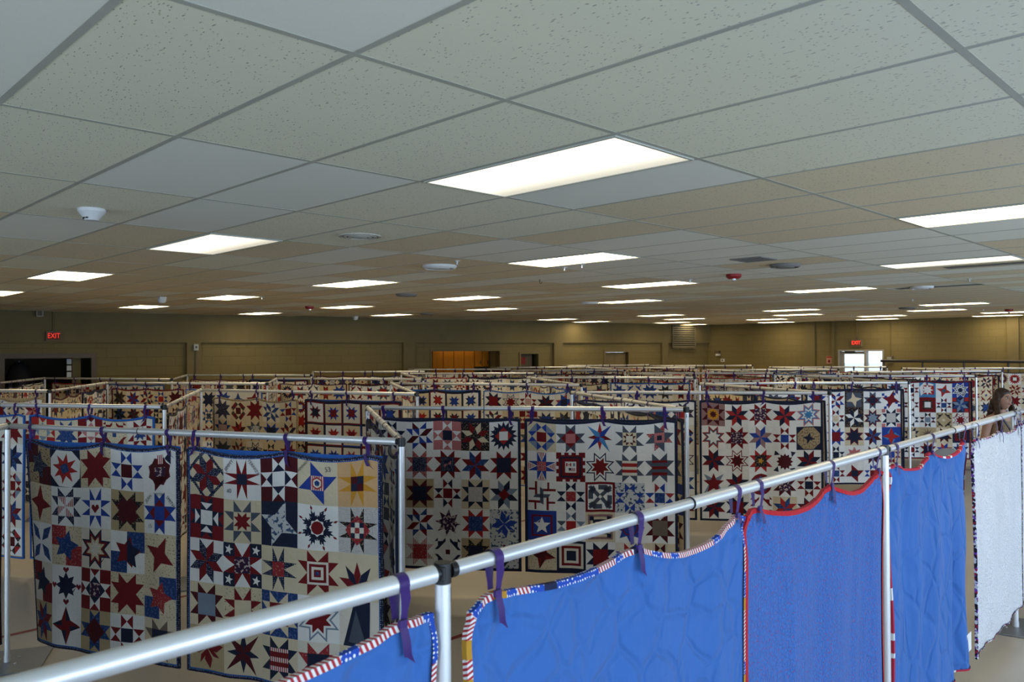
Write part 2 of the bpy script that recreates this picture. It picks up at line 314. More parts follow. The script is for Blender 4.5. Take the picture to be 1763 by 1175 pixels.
def tile_material(name, c, fiss):
    m, nt, b = base_mat(name, c, 0.95, 0, 0.1)
    geo = nn(nt, 'ShaderNodeNewGeometry'); mp = nn(nt, 'ShaderNodeMapping'); mp.vector_type = 'TEXTURE'; mp.inputs['Rotation'].default_value = (0, 0, -PI / 4); nt.links.new(geo.outputs['Position'], mp.inputs[0])
    mp2 = nn(nt, 'ShaderNodeMapping'); mp2.inputs['Scale'].default_value = (38, 105, 38); nt.links.new(mp.outputs[0], mp2.inputs[0])
    dn = nn(nt, 'ShaderNodeTexNoise'); dn.inputs['Scale'].default_value = 14; dn.inputs['Detail'].default_value = 1; nt.links.new(mp.outputs[0], dn.inputs[0])
    sc = nn(nt, 'ShaderNodeVectorMath', operation='SCALE'); sc.inputs['Scale'].default_value = 3.0; nt.links.new(dn.outputs[1], sc.inputs[0])
    ad = nn(nt, 'ShaderNodeVectorMath', operation='ADD'); nt.links.new(mp2.outputs[0], ad.inputs[0]); nt.links.new(sc.outputs[0], ad.inputs[1])
    vo = nn(nt, 'ShaderNodeTexVoronoi'); vo.inputs['Scale'].default_value = 1.0; nt.links.new(ad.outputs[0], vo.inputs[0])
    lt = nn(nt, 'ShaderNodeMapRange'); lt.inputs['From Min'].default_value = 0.12; lt.inputs['From Max'].default_value = 0.23; lt.inputs['To Min'].default_value = fiss; lt.inputs['To Max'].default_value = 0.0
    nt.links.new(vo.outputs['Distance'], lt.inputs[0])
    gt = nn(nt, 'ShaderNodeMath', operation='GREATER_THAN'); gt.inputs[1].default_value = 0.35
    sp = nn(nt, 'ShaderNodeSeparateColor'); nt.links.new(vo.outputs['Color'], sp.inputs[0]); nt.links.new(sp.outputs[0], gt.inputs[0])
    mu = nn(nt, 'ShaderNodeMath', operation='MULTIPLY'); nt.links.new(lt.outputs[0], mu.inputs[0]); nt.links.new(gt.outputs[0], mu.inputs[1])
    big = nn(nt, 'ShaderNodeTexNoise'); big.inputs['Scale'].default_value = 0.8; nt.links.new(geo.outputs['Position'], big.inputs[0])
    mx0 = nn(nt, 'ShaderNodeMix', data_type='RGBA'); mx0.inputs[6].default_value = (*c, 1); mx0.inputs[7].default_value = (*[x * 0.9 for x in c], 1); nt.links.new(big.outputs[0], mx0.inputs[0])
    mx = nn(nt, 'ShaderNodeMix', data_type='RGBA'); nt.links.new(mx0.outputs[2], mx.inputs[6]); mx.inputs[7].default_value = (0.11, 0.10, 0.09, 1); nt.links.new(mu.outputs[0], mx.inputs[0]); nt.links.new(mx.outputs[2], b.inputs['Base Color'])
    return m
M_tiles = [tile_material('fissured_tile', (0.86, 0.83, 0.64), 0.85), tile_material('white_replacement_tile', (0.88, 0.87, 0.76), 0.05), tile_material('brown_tile', (0.80, 0.69, 0.48), 0.85)]  # last one browner, mostly for cells farther from the camera
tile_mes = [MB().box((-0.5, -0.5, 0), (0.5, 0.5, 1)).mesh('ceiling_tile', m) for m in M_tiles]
LIGHT_CELLS = [(0, 2), (-3, 2), (-6, 2), (-9, 2), (1, 7), (-2, 7), (-5, 7), (-8, 7), (-11, 7), (0, 12), (-3, 12), (-6, 12), (-9, 12), (-12, 12), (-2, 17), (-5, 17), (-8, 17), (-11, 17)]
FARL = [(959, 550), (1018, 554), (1137.6, 543), (1178, 549.3), (1157, 555.5), (1188, 559), (1362, 534), (1373, 542), (1320, 550), (1336, 555), (1641.6, 523.5), (1612, 534), (1518, 544), (1510, 549.6), (1736.6, 537.7), (1717, 543.6)]
WHITE = {(-1, 0), (-1, 1), (-2, 1), (0, 3), (-3, 0), (-1, 6), (-2, 5), (-2, 6), (-3, 4), (-4, 5), (0, 8), (0, 9), (-1, 8), (-2, 9), (1, 9), (-1, 9), (0, 11), (-4, 7), (-5, 5)}
cells = []
for u in range(-28, 4):
    for v in range(-16, 46):
        c = gpt(u + 0.5, v + 0.5)
        if not inside(c) or (u, v) in LIGHT_CELLS: continue
        pp = [proj(gpt(u + a, v + b_)) for a, b_ in ((0, 0), (1, 0), (1, 1), (0, 1))]
        area = 0
        if all(pp) and any(-60 < p[0] < 1823 and -60 < p[1] < 1235 for p in pp):
            area = abs(sum(pp[i][0] * pp[(i + 1) % 4][1] - pp[(i + 1) % 4][0] * pp[i][1] for i in range(4)))
        cells.append((area, u, v))
cells.sort(reverse=True)
rest = MB(); ANG = math.atan2(U.y, U.x)
for i, (area, u, v) in enumerate(cells):
    a, b_ = gpt(u, v), gpt(u + 1, v + 1); c = (a + b_) / 2; du = (lerp_map(UT, u + 1) - lerp_map(UT, u)) * 1.22 - 0.012; dv = (lerp_map(VT, v + 1) - lerp_map(VT, v)) * 0.61 - 0.012
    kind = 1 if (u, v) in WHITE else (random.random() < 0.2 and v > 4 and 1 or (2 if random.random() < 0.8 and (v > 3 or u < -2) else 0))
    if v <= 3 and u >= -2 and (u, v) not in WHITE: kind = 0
    if (u, v) in ((0, -2), (1, -1)): kind = 1
    if i < 300:
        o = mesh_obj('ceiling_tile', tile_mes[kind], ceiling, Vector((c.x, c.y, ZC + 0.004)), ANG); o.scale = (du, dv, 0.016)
    else:
        xf = lambda x, y, z: tuple(c + U * (x * du) + V * (y * dv) + Vector((0, 0, 0.004 + z * 0.016)))
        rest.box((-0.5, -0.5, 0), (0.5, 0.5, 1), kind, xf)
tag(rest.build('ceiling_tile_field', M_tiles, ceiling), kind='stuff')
M_tbar = noise_mat('grid_bar_paint', (0.50, 0.50, 0.42), scale=4, rough=0.5)
def clip_line(p, d):
    t0, t1 = -60.0, 60.0
    for a, b_ in zip(poly, poly[1:] + poly[:1]):
        e = b_ - a; n = Vector((e.y, -e.x, 0)); den = n.dot(d); num = n.dot(a - p)
        if abs(den) < 1e-9: continue
        t = num / den
        if den > 0: t0 = max(t0, t)
        else: t1 = min(t1, t)
    return t0, t1
def bar(p, d, w, z0, z1):
    q = Vector((p.x, p.y, 0)); t0, t1 = clip_line(q, d); t0, t1 = min(t0, t1), max(t0, t1)
    if t1 - t0 > 60: return
    n = Vector((-d.y, d.x, 0)) * w / 2; a = q + d * (t0 + 0.02); b_ = q + d * (t1 - 0.02); mb = MB()
    mb.add([(*(a - n).xy, z0), (*(b_ - n).xy, z0), (*(b_ + n).xy, z0), (*(a + n).xy, z0), (*(a - n).xy, z1), (*(b_ - n).xy, z1), (*(b_ + n).xy, z1), (*(a + n).xy, z1)], [(0, 3, 2, 1), (4, 5, 6, 7), (0, 1, 5, 4), (1, 2, 6, 5), (2, 3, 7, 6), (3, 0, 4, 7)])
    mb.build('grid_bar', M_tbar, ceiling)
for v in range(-10, 46): bar(gpt(0, v), U, 0.024, ZC + 0.0028, ZC + 0.004)
for u in range(-24, 4): bar(gpt(u, 0), V, 0.024, ZC + 0.0026, ZC + 0.0038)

# ------------------------------------------------------------------ ceiling lights
def lens_material(name, hi, lo_, tint):
    m, nt, b = base_mat(name, (0.85, 0.8, 0.65), 0.4)
    tc = nn(nt, 'ShaderNodeTexCoord'); sp = nn(nt, 'ShaderNodeSeparateXYZ'); nt.links.new(tc.outputs['Object'], sp.inputs[0])
    mr = nn(nt, 'ShaderNodeMapRange'); mr.interpolation_type = 'SMOOTHERSTEP'; mr.inputs['From Min'].default_value = -0.02; mr.inputs['From Max'].default_value = 0.30
    mr.inputs['To Min'].default_value = hi; mr.inputs['To Max'].default_value = lo_; nt.links.new(sp.outputs['Y'], mr.inputs[0])
    wv = nn(nt, 'ShaderNodeTexVoronoi'); wv.inputs['Scale'].default_value = 140; nt.links.new(tc.outputs['Object'], wv.inputs[0])
    b.inputs['Emission Color'].default_value = (*tint, 1); nt.links.new(mr.outputs[0], b.inputs['Emission Strength'])
    bp = nn(nt, 'ShaderNodeBump'); bp.inputs['Strength'].default_value = 0.4; bp.inputs['Distance'].default_value = 0.003; nt.links.new(wv.outputs['Distance'], bp.inputs['Height']); nt.links.new(bp.outputs[0], b.inputs['Normal'])
    return m
M_lens_half = lens_material('prismatic_lens_one_tube', 1.5, 0.55, (1.0, 0.92, 0.74)); M_lens = lens_material('prismatic_lens', LAMP, LAMP * 0.9, (1.0, 0.82, 0.50))
M_white = noise_mat('white_plastic', (0.7, 0.7, 0.68), scale=6, rough=0.5)
def troffer(pos, du, dv, lensm, label):
    r = empty('ceiling_light', (pos.x, pos.y, ZC), ANG); hx, hy = du / 2, dv / 2; w = 0.012; mb = MB()
    for a, b_ in (((-hx, -hy), (hx, -hy + w)), ((-hx, hy - w), (hx, hy)), ((-hx, -hy + w), (-hx + w, hy - w)), ((hx - w, -hy + w), (hx, hy - w))): mb.box((*a, -0.004), (*b_, 0.03))
    mb.build('frame', M_tbar, r)
    db = MB().box((-hx + w, -hy + w, 0.0), (hx - w, hy - w, 0.006), 1); db.m[0] = 0; db.build('diffuser', [lensm, M_white], r)   # the lens gives light on its lower face
    MB().box((-hx + w, -hy + w, 0.03), (hx - w, hy - w, 0.09)).build('housing', M_white, r)
    return tag(r, label, 'ceiling light', 'fluorescent ceiling lights')
NL = {(0, 2): 'large fluorescent ceiling light nearest the camera, one side dim', (-3, 2): 'fluorescent ceiling light left of centre near the smoke detector, right end dim',
      (1, 7): 'fluorescent ceiling light cut off by the right edge', (-6, 2): 'second bright ceiling light along the far left side', (-9, 2): 'bright ceiling light cut off by the left edge', (-2, 7): 'long fluorescent light behind the large nearest one',
      (-5, 7): 'fluorescent light beyond the round white ceiling diffuser to its left', (0, 12): 'one sided dim fluorescent light near the right edge'}
for i, (u, v) in enumerate(LIGHT_CELLS):
    a, b_ = gpt(u, v), gpt(u + 1, v + 1); c = (a + b_) / 2
    if not inside(c): continue
    du = (lerp_map(UT, u + 1) - lerp_map(UT, u)) * 1.22 - 0.026; dv = (lerp_map(VT, v + 1) - lerp_map(VT, v)) * 0.61 - 0.026
    lab = NL.get((u, v)) or 'fluorescent ceiling light, %s in its line going back from the camera, %s' % ({7: 'second line', 12: 'third line', 17: 'fourth line'}[v], {0: 'nearest', 1: 'nearest', -2: 'second', -3: 'second', -5: 'third', -6: 'third', -8: 'fourth', -9: 'fourth', -11: 'fifth', -12: 'fifth'}[u])
    troffer(c, du, dv, M_lens_half if (u, v) in ((0, 2), (-3, 2), (0, 12)) else M_lens, lab)
ORD = ['first', 'second', 'third', 'fourth', 'fifth', 'sixth', 'seventh', 'eighth', 'ninth', 'tenth', 'eleventh', 'twelfth', 'thirteenth', 'fourteenth', 'fifteenth', 'sixteenth', 'seventeenth', 'eighteenth']
for i, (x, y) in enumerate(sorted(FARL)):
    p = at(x, y, ZC); troffer(Vector((p.x, p.y, 0)), 1.14, 0.56, M_lens, 'thin looking far ceiling light, %s from the left in the distant cluster' % ORD[i]).location.z = ZC - 0.006


# ------------------------------------------------------------------ quilt blocks: lists of (level, cloth, polygon) on a unit square, y down
def sq(x0, y0, x1, y1): return [(x0, y0), (x1, y0), (x1, y1), (x0, y1)]
def rot4(p): return [(1 - y, x) for x, y in p]
def all4(p):
    out = [p]
    for _ in range(3): out.append(rot4(out[-1]))
    return out
def starp(n, R, r, rot=0.0, c=(0.5, 0.5)):
    return [(c[0] + (R if i % 2 == 0 else r) * math.sin(rot + PI * i / n), c[1] - (R if i % 2 == 0 else r) * math.cos(rot + PI * i / n)) for i in range(2 * n)]
def sub(polys, x0, y0, s, lv=0): return [(l + lv, c, [(x0 + x * s, y0 + y * s) for x, y in p]) for l, c, p in polys]
def ground(c): return [(0, c, sq(0, 0, 1, 1))]
def saw(bg, pt, ce, k=0.25, inner=None, c4=None):
    o = ground(bg)
    for p in all4([(k, k), (k, 0.01), (0.5, k)]) + all4([(1 - k, k), (1 - k, 0.01), (0.5, k)]): o.append((1, pt, p))
    o.append((1, ce, sq(k, k, 1 - k, 1 - k)))
    if c4: o += [(2, c4, sq(k, k, 0.5, 0.5)), (2, c4, sq(0.5, 0.5, 1 - k, 1 - k))]
    if inner: o += sub(inner, k, k, 1 - 2 * k, 1)
    return o
def sawd(bg, pt, di, ce):
    k = 1 / 3; o = ground(bg)
    for p in all4(sq(k, 0, 1 - k, k)): o.append((1, pt, p))
    for p in all4([(k, 0), (1 - k, 0), (0.5, k * 0.45)]): o.append((2, bg, p))
    for p in all4([(k, k), (1 - k, k), (0.5, k * 0.52)]): o.append((2, di, p))
    return o + [(1, ce, sq(k, k, 1 - k, 1 - k))]
def ohio(bg, pt, ce, pt2=None, k=1 / 3):
    o = ground(bg); m = k / 2
    for i, (a, b_) in enumerate(zip(all4([(k, 0.01), (k, k), (0.5, m)]), all4([(1 - k, 0.01), (1 - k, k), (0.5, m)]))): o += [(1, pt, a), (1, pt2 or pt, b_)]
    return o + [(1, ce, sq(k, k, 1 - k, 1 - k))]
def ohio2(co, bg, pt, ce):
    k = 1 / 3; o = ground(co)
    for p in all4(sq(k, 0, 1 - k, k)): o.append((1, bg, p))
    for p in all4([(k, k), (1 - k, k), (0.5, k / 2)]): o.append((2, pt, p))
    for p in all4([(k, 0), (1 - k, 0), (0.5, k / 2)]): o.append((2, co, p))
    return o + [(1, ce, sq(k, k, 1 - k, 1 - k))]
def lem(bg, c1, c2):
    o = ground(bg); s = 0.290; R = 0.535
    P = lambda r, a: (0.5 + r * math.sin(a), 0.5 - r * math.cos(a))
    for i in range(8): a = i * PI / 4; o.append((1, (c1, c2)[i % 2], [(0.5, 0.5), P(s, a), P(R, a + PI / 8), P(s, a + PI / 4)]))
    return o
def four(bg, c, rot=0.0, c2=None, R=0.48, r=0.19):
    o = ground(bg) + [(1, c, starp(4, R, r, rot))]
    if c2:
        for i in range(4): a = rot + i * PI / 2; o.append((2, c2, [(0.5 + R * math.sin(a), 0.5 - R * math.cos(a)), (0.5 + r * math.sin(a + PI / 4), 0.5 - r * math.cos(a + PI / 4)), (0.5 + 0.11 * math.sin(a), 0.5 - 0.11 * math.cos(a))]))
    return o
def friend(bg, c, ce, pol=None):                                      # pinwheel arms round a centre square
    k = 1 / 3; o = ground(bg) + [(1, c, p) for p in all4([(k, 0.02), (k, k), (1 - k, k)])] + [(1, ce, sq(k, k, 1 - k, 1 - k))]
    if pol: o += [(1, pol, p) for p in all4([(1 - k, 0.06), (0.5, 0.19), (1 - k, k)])]
    return o
def nest(bg, *cs):
    o = ground(bg); R = 0.53
    for i, c in enumerate(cs): o.append((i + 1, c, starp(8, R, R * 0.56, PI / 8))); R -= 0.11 if i else 0.09
    return o
def sun(bg, c, d, ce): return ground(bg) + [(1, c, starp(16, 0.5, 0.34)), (2, d, [(0.5, 0.2), (0.8, 0.5), (0.5, 0.8), (0.2, 0.5)]), (3, ce, sq(0.35, 0.35, 0.65, 0.65))]
def pinstar(bg, c1, c2):
    o = ground(bg); k = 0.25
    for a, b_ in zip(all4([(k, k), (k, 0.01), (0.5, k)]), all4([(1 - k, k), (1 - k, 0.01), (0.5, k)])): o += [(1, c1, a), (1, c2, b_)]
    for i, (a, b_) in enumerate(zip(all4([(0.5, 0.5), (k, k), (0.5, k)]), all4([(0.5, 0.5), (0.5, k), (1 - k, k)]))): o += [(1, c1 if i % 2 else c2, a)]
    return o
def five(a, b_, c, d=None):
    o = ground(a) + [(1, b_, sq(0.5, 0, 1, 0.5)), (1, b_, sq(0, 0.5, 0.5, 1))]
    o.append((2, c, starp(5, 0.40, 0.20, 0.25)))
    if d: o.append((3, d, [(0.5, 0.12), (0.66, 0.36), (0.88, 0.42), (0.72, 0.6), (0.76, 0.86), (0.5, 0.72)]))
    return o
def snow(bg, c, ce, tip):
    o = ground(bg)
    for i in range(8):
        a = i * PI / 4 + PI / 8; P = lambda r, t: (0.5 + r * math.sin(a + t), 0.5 - r * math.cos(a + t))
        o.append((1, c, [P(0.16, -0.5), P(0.29, -0.34), P(0.26, -0.2), P(0.37, -0.22), P(0.33, -0.08), P(0.43, 0), P(0.33, 0.08), P(0.37, 0.22), P(0.26, 0.2), P(0.29, 0.34), P(0.16, 0.5)]))
        o.append((1, tip, [P(0.40, -0.04 + 0.1), P(0.46, 0.0), P(0.53, 0.06), P(0.46, 0.12)]))
    return o + [(1, c, starp(8, 0.24, 0.2)), (2, bg, starp(8, 0.20, 0.16)), (3, ce, starp(12, 0.15, 0.145))]
def sashed(s1, s2, bg, c1, c2, small=False):
    st = saw(bg, c1, c2, 0.25); st = st[1:]
    o = ground(s1) + [(1, s2, sq(0.94, 0, 1, 1)), (1, s2, sq(0, 0.94, 1, 1)), (1, bg, sq(0.06, 0.06, 0.94, 0.94))]
    return o + sub(st, 0.17, 0.17, 0.66, 1)
def ringt(bg, c, c2, ce):
    k = 1 / 3; o = ground(bg)
    for p in all4([(k, 0.04), (k, k), (0.06, k)]): o.append((1, c2, p))
    for p in all4([(k, 0.03), (0.5, k / 2), (k, k)]) + all4([(1 - k, 0.03), (0.5, k / 2), (1 - k, k)]): o.append((1, c, p))
    return o + [(1, ce, sq(k, k, 1 - k, 1 - k))]
def tpin(bg, c1, c2):
    o = ground(bg)
    for p in all4(sq(0.26, 0.02, 0.34, 0.46)): o.append((1, c1, p))
    for p in all4(sq(0.04, 0.24, 0.30, 0.31)): o.append((1, c1, p))
    for p in all4([(0.44, 0.2), (0.56, 0.28), (0.56, 0.5), (0.44, 0.5)]): o.append((2, c2, p))
    return o
def cren(c, c2, bg, ce):
    o = ground(c) + [(1, c2, sq(0.14, 0.14, 0.86, 0.86)), (2, c, sq(0.2, 0.2, 0.8, 0.8)), (3, ce, sq(0.31, 0.31, 0.69, 0.69)), (4, 'R', sq(0.34, 0.36, 0.39, 0.47)), (4, 'R', sq(0.47, 0.36, 0.52, 0.47)), (4, 'R', starp(4, 0.035, 0.015, 0, (0.43, 0.415))), (4, 's', sq(0.58, 0.36, 0.65, 0.47)), (4, 'N', sq(0.43, 0.53, 0.51, 0.60)), (4, 'z', sq(0.51, 0.53, 0.65, 0.64)), (4, 'z', sq(0.43, 0.60, 0.51, 0.64))]
    for i in range(3):
        for p in all4(sq(0.18 + 0.25 * i, 0, 0.28 + 0.25 * i, 0.08)): o.append((2, bg, p))
    return o
def rings(*cs):
    o = []; h = 0.5; st = 0.42 / len(cs)
    for i, c in enumerate(cs): o.append((i, c, sq(0.5 - h, 0.5 - h, 0.5 + h, 0.5 + h))); h -= st
    return o
def framed5(a, b_, c): return rings(a, b_, a)[:2] + [(2, a, sq(0.2, 0.2, 0.8, 0.8)), (3, c, starp(5, 0.3, 0.13))]
def six(bg, *cs):
    o = ground(bg); A = [0.0, 0.75, 1.75, 2.55, 3.15, 3.95, 4.75, 5.5]; L = [0.48, 0.58, 0.42, 0.6, 0.46, 0.6, 0.42, 0.6]
    for i, (a, l) in enumerate(zip(A, L)): o.append((1 + i % 2, cs[i % len(cs)], [(0.5 + l * math.sin(a), 0.5 - l * math.cos(a)), (0.5 + 0.15 * math.sin(a + 0.62), 0.5 - 0.15 * math.cos(a + 0.62)), (0.5, 0.5), (0.5 + 0.15 * math.sin(a - 0.62), 0.5 - 0.15 * math.cos(a - 0.62))]))
    return o
def paw(bg, c, ce):
    o = ground(bg)
    for p in all4([(0.14, 0.14), (0.42, 0.14), (0.14, 0.42)]) + all4([(0.02, 0.14), (0.14, 0.02), (0.14, 0.14)]) + all4([(0.3, 0.14), (0.42, 0.02), (0.42, 0.14)]) + all4([(0.14, 0.3), (0.02, 0.42), (0.14, 0.42)]): o.append((1, c, p))
    return o + [(1, ce, sq(0.42, 0.42, 0.58, 0.58))]
def lily(bg, c1, c2):
    o = ground(bg); P = lambda r, a: (0.5 + r * math.sin(a), 0.72 - r * math.cos(a))
    for i, a in enumerate((-1.57, -0.95, -0.32, 0.32, 0.95)): o.append((1, (c1, c2)[i % 2], [P(0.0, 0), P(0.29, a), P(0.55, a + 0.31), P(0.29, a + 0.62)]))
    return o + [(1, c2, [(0.32, 0.72), (0.68, 0.72), (0.5, 0.95)])]
def kites(bg, c): return ground(bg) + [(1, c, p) for p in all4([(0.46, 0.46), (0.16, 0.36), (0.06, 0.04), (0.36, 0.18)])]
def octo(bg, c, st): return ground(bg) + [(1, c, [(0.3, 0.04), (0.7, 0.04), (0.96, 0.3), (0.96, 0.7), (0.7, 0.96), (0.3, 0.96), (0.04, 0.7), (0.04, 0.3)]), (2, st, starp(4, 0.26, 0.1, 0.2))]
def wreath(bg, pt, g_, ce): return saw(bg, pt, bg) + [(2, g_, starp(12, 0.27, 0.22)), (3, ce, starp(8, 0.17, 0.10))]
def pwheel(bg, c): return ground(bg) + [(1, c, p) for p in all4([(0.5, 0.5), (0.36, 0.26), (0.42, 0.03), (0.58, 0.24)])] + [(1, c, p) for p in all4([(0.5, 0.5), (0.52, 0.36), (0.7, 0.14), (0.68, 0.33)])]
def bigx(bg, c, corner, stars=None):
    o = ground(bg) + [(1, corner, p) for p in all4(sq(0, 0, 0.31, 0.31))]
    for p in all4([(0.31, 0.31), (0.31, 0.0), (0.5, 0.31)]) + all4([(0.69, 0.31), (0.69, 0.0), (0.5, 0.31)]): o.append((1, c, p))
    o.append((1, 'h', sq(0.31, 0.31, 0.69, 0.69)))
    if stars: o += [(2, stars, starp(5, 0.12, 0.05, 0.2, q)) for q in ((0.155, 0.155), (0.845, 0.155), (0.155, 0.845), (0.845, 0.845))]
    return o
def concent(bg, pt, a, b_, c): return saw(bg, pt, a, 0.25) + [(2, b_, sq(0.3, 0.3, 0.7, 0.7)), (3, a, sq(0.36, 0.36, 0.64, 0.64)), (4, b_, sq(0.42, 0.42, 0.58, 0.58)), (5, c, sq(0.46, 0.46, 0.54, 0.54))]
def bars(bg, pt, a, b_): return saw(bg, pt, a) + [(2, b_, sq(0.25, 0.25 + 0.1 * (2 * i + 1), 0.75, 0.25 + 0.1 * (2 * i + 2))) for i in range(2)] + [(2, b_, sq(0.25, 0.33, 0.75, 0.36))]
def heartstar(bg, pt, h):
    H = lambda x, y, s: [(x, y + s), (x - s, y), (x - s * 0.8, y - s * 0.6), (x - s * 0.3, y - s * 0.6), (x, y - s * 0.2), (x + s * 0.3, y - s * 0.6), (x + s * 0.8, y - s * 0.6), (x + s, y)]
    return saw(bg, pt, bg, 0.31) + [(2, h, H(0.5, 0.5, 0.13))]
def hearts(bg, c, h):
    H = lambda x, y, s: [(x, y + s), (x - s, y), (x - s * 0.8, y - s * 0.6), (x - s * 0.3, y - s * 0.6), (x, y - s * 0.2), (x + s * 0.3, y - s * 0.6), (x + s * 0.8, y - s * 0.6), (x + s, y)]
    return ground(bg) + [(1, c, starp(8, 0.34, 0.2))] + [(1, h, H(x, y, 0.09)) for x, y in ((0.5, 0.1), (0.9, 0.5), (0.5, 0.9), (0.1, 0.5))]
def patch4(bg, c, sqc):
    o = four(bg, c, 0.3, None, 0.52, 0.2)
    for p in all4(sq(0.0, 0.12, 0.14, 0.26)) + all4(sq(0.14, 0.26, 0.28, 0.40)): o.append((1, sqc, p))
    return o
def interl(fr, bg, c):
    o = [(0, fr, sq(0, 0, 1, 1)), (1, bg, sq(0.08, 0.08, 0.92, 0.92))]
    for p in all4([(0.1, 0.16), (0.2, 0.1), (0.5, 0.42), (0.42, 0.52)]): o.append((2, c, p))
    for p in all4(sq(0.44, 0.1, 0.72, 0.26)) + all4([(0.72, 0.1), (0.9, 0.28), (0.76, 0.36), (0.6, 0.26)]): o.append((2, c, p))
    return o
def wheel(bg, disc, c):
    return ground(bg) + [(1, disc, starp(12, 0.46, 0.45))] + [(2, c, [(0.5 + 0.08 * math.sin(a), 0.5 - 0.08 * math.cos(a)), (0.5 + 0.30 * math.sin(a - 0.25), 0.5 - 0.30 * math.cos(a - 0.25)), (0.5 + 0.36 * math.sin(a), 0.5 - 0.36 * math.cos(a)), (0.5 + 0.30 * math.sin(a + 0.25), 0.5 - 0.30 * math.cos(a + 0.25))]) for a in [i * PI / 4 for i in range(8)]]
def rnd_block(rg, tone='WWIC'):
    bg = rg.choice(tone); d = rg.choice('DDNNMBRSnbkD'); e = rg.choice('NDMRBnbqOs'); c = rg.choice('NDRMbnqzTf')
    f = rg.randrange(22)
    if f < 6: return saw(bg, d, rg.choice([d, c, e]))
    if f < 9: return lem(bg, d, e)
    if f < 12: return ohio(bg, d, c, rg.choice([None, e]))
    if f == 12: return four(bg, d, rg.choice([0, 0.3]), rg.choice([None, e]))
    if f == 13: return nest(bg, d, bg, e)
    if f == 14: return sawd(bg, d, e, c)
    if f == 15: return ohio2(d, bg, e, bg)
    if f == 16: return pinstar(bg, d, e)
    if f == 17: return sun(bg, d, e, bg)
    if f == 18: return ringt(bg, d, e, c)
    if f == 19: return friend(bg, d, c, e)
    if f == 20: return saw(bg, d, bg, 0.25, saw(bg, e, e)[1:])
    return paw(bg, d, e)

Q1L = [[five('M', 't', 'n'), [(0, 'N', sq(0, 0, 1, 1)), (1, 'W', [(0.25, 0), (0.75, 0.02), (1, 0.3), (0.97, 0.75), (0.7, 1), (0.3, 0.98), (0, 0.7), (0.02, 0.25)]), (2, 'R', starp(8, 0.43, 0.2, 0.2)), (3, 'b', starp(4, 0.16, 0.12, 0.4))], saw('K', 'D', 'D'), ohio('W', 'B', 'M'), ground('W') + [(1, 'M', starp(8, 0.36, 0.3, 0.39)), (1, 'N', [(0.66, 0.2), (0.85, 0.0), (0.85, 0.35)]), (1, 'M', [(0.35, 0.98), (0.35, 0.6), (0.75, 0.62)]), (2, 'h', sq(0.36, 0.4, 0.68, 0.62)), (2, 'z', sq(0.45, 0.1, 0.62, 0.32))]],
       [four('K', 'D', 0.1), saw('W', 'n', 'W', 0.25, [(1, 'z', p) for p in all4([(0.5, 0.5), (0, 0), (0.5, 0)])]), heartstar('W', 'B', 'D'), saw('T', 'k', 'M') + [(2, 'M', starp(8, 0.38, 0.22, PI / 8))], sawd('W', 'B', 'D', 'B')],
       [kites('W', 'b'), five('q', 'K', 'b'), nest('I', 'N', 'D', 'K', 'I'), five('W', 'b', 'D', 'N'), four('K', 'D', 0.45)],
       [five('D', 'I', 'N'), hearts('W', 'N', 'D'), ohio2('D', 'W', 'N', 'h') , saw('K', 'D', 'D'), five('K', 'b', 'q')],
       [lem('T', 'b', 'D'), four('W', 'D', 0, 'N'), sawd('T', 'b', 'M', 'M'), ohio('W', 'D', 'N'), saw('C', 'g', 'N')]]
Q1R = [[lem('C', 'D', 'n') + [(2, 'n', p) for p in all4([(0.0, 0.36), (0.36, 0.0), (0.46, 0.0), (0.0, 0.46)])], saw('W', 'D', 'N', 0.37), ohio2('M', 'W', 'N', 'W'), friend('C', 'B', 'z') + [(2, 'R', starp(6, 0.15, 0.13)), (3, 'I', starp(6, 0.11, 0.1)), (4, 'b', starp(5, 0.07, 0.06))], saw('P', 'G', 'N', 0.34, None, 'M')],
       [ohio2('D', 'N', 'N', 'W') + [(3, 'W', p) for p in all4([(1 / 3, 0.16), (2 / 3, 0.16), (0.5, 0.31)])], saw('C', 'S', 'C', 0.28, saw('C', 'D', 'D')[1:]), four('N', 'f', 0.35, None, 0.55, 0.22), snow('W', 'N', 'D', 'D'), saw('d', 'k', 'I', 0.33) + [(2, 'q', p) for p in all4([(0.33, 0.33), (0.67, 0.33), (0.5, 0.18)])] + [(2, 'N', p) for p in all4(sq(0.33, 0.33, 0.44, 0.44))] + [(2, 'q', sq(0.44, 0.44, 0.56, 0.56))]],
       [lem('W', 'D', 'n'), bigx('W', 'D', 'N', 'W'), saw('C', 'n', 'q', 0.34), concent('C', 'D', 'I', 'D', 'b'), lily('C', 'D', 'N')],
       [saw('C', 'M', 's'), saw('K', 'D', 'C', 0.3), saw('b', 'C', 'D'), nest('W', 's', 'W', 'D'), [(0, 'I', sq(0, 0, 1, 1)), (1, 'N', [(0.1, 1), (0.4, 0.05), (0.8, 0), (0.78, 0.95)]), (2, 'S', [(0.25, 0.9), (0.45, 0.2), (0.7, 0.9)])]],
       [pwheel('T', 'D'), six('C', 'N', 'M', 'N', 'M'), bars('C', 'N', 'z', 'D'), saw('I', 'q', 'N'), lem('C', 'N', 'D')]]
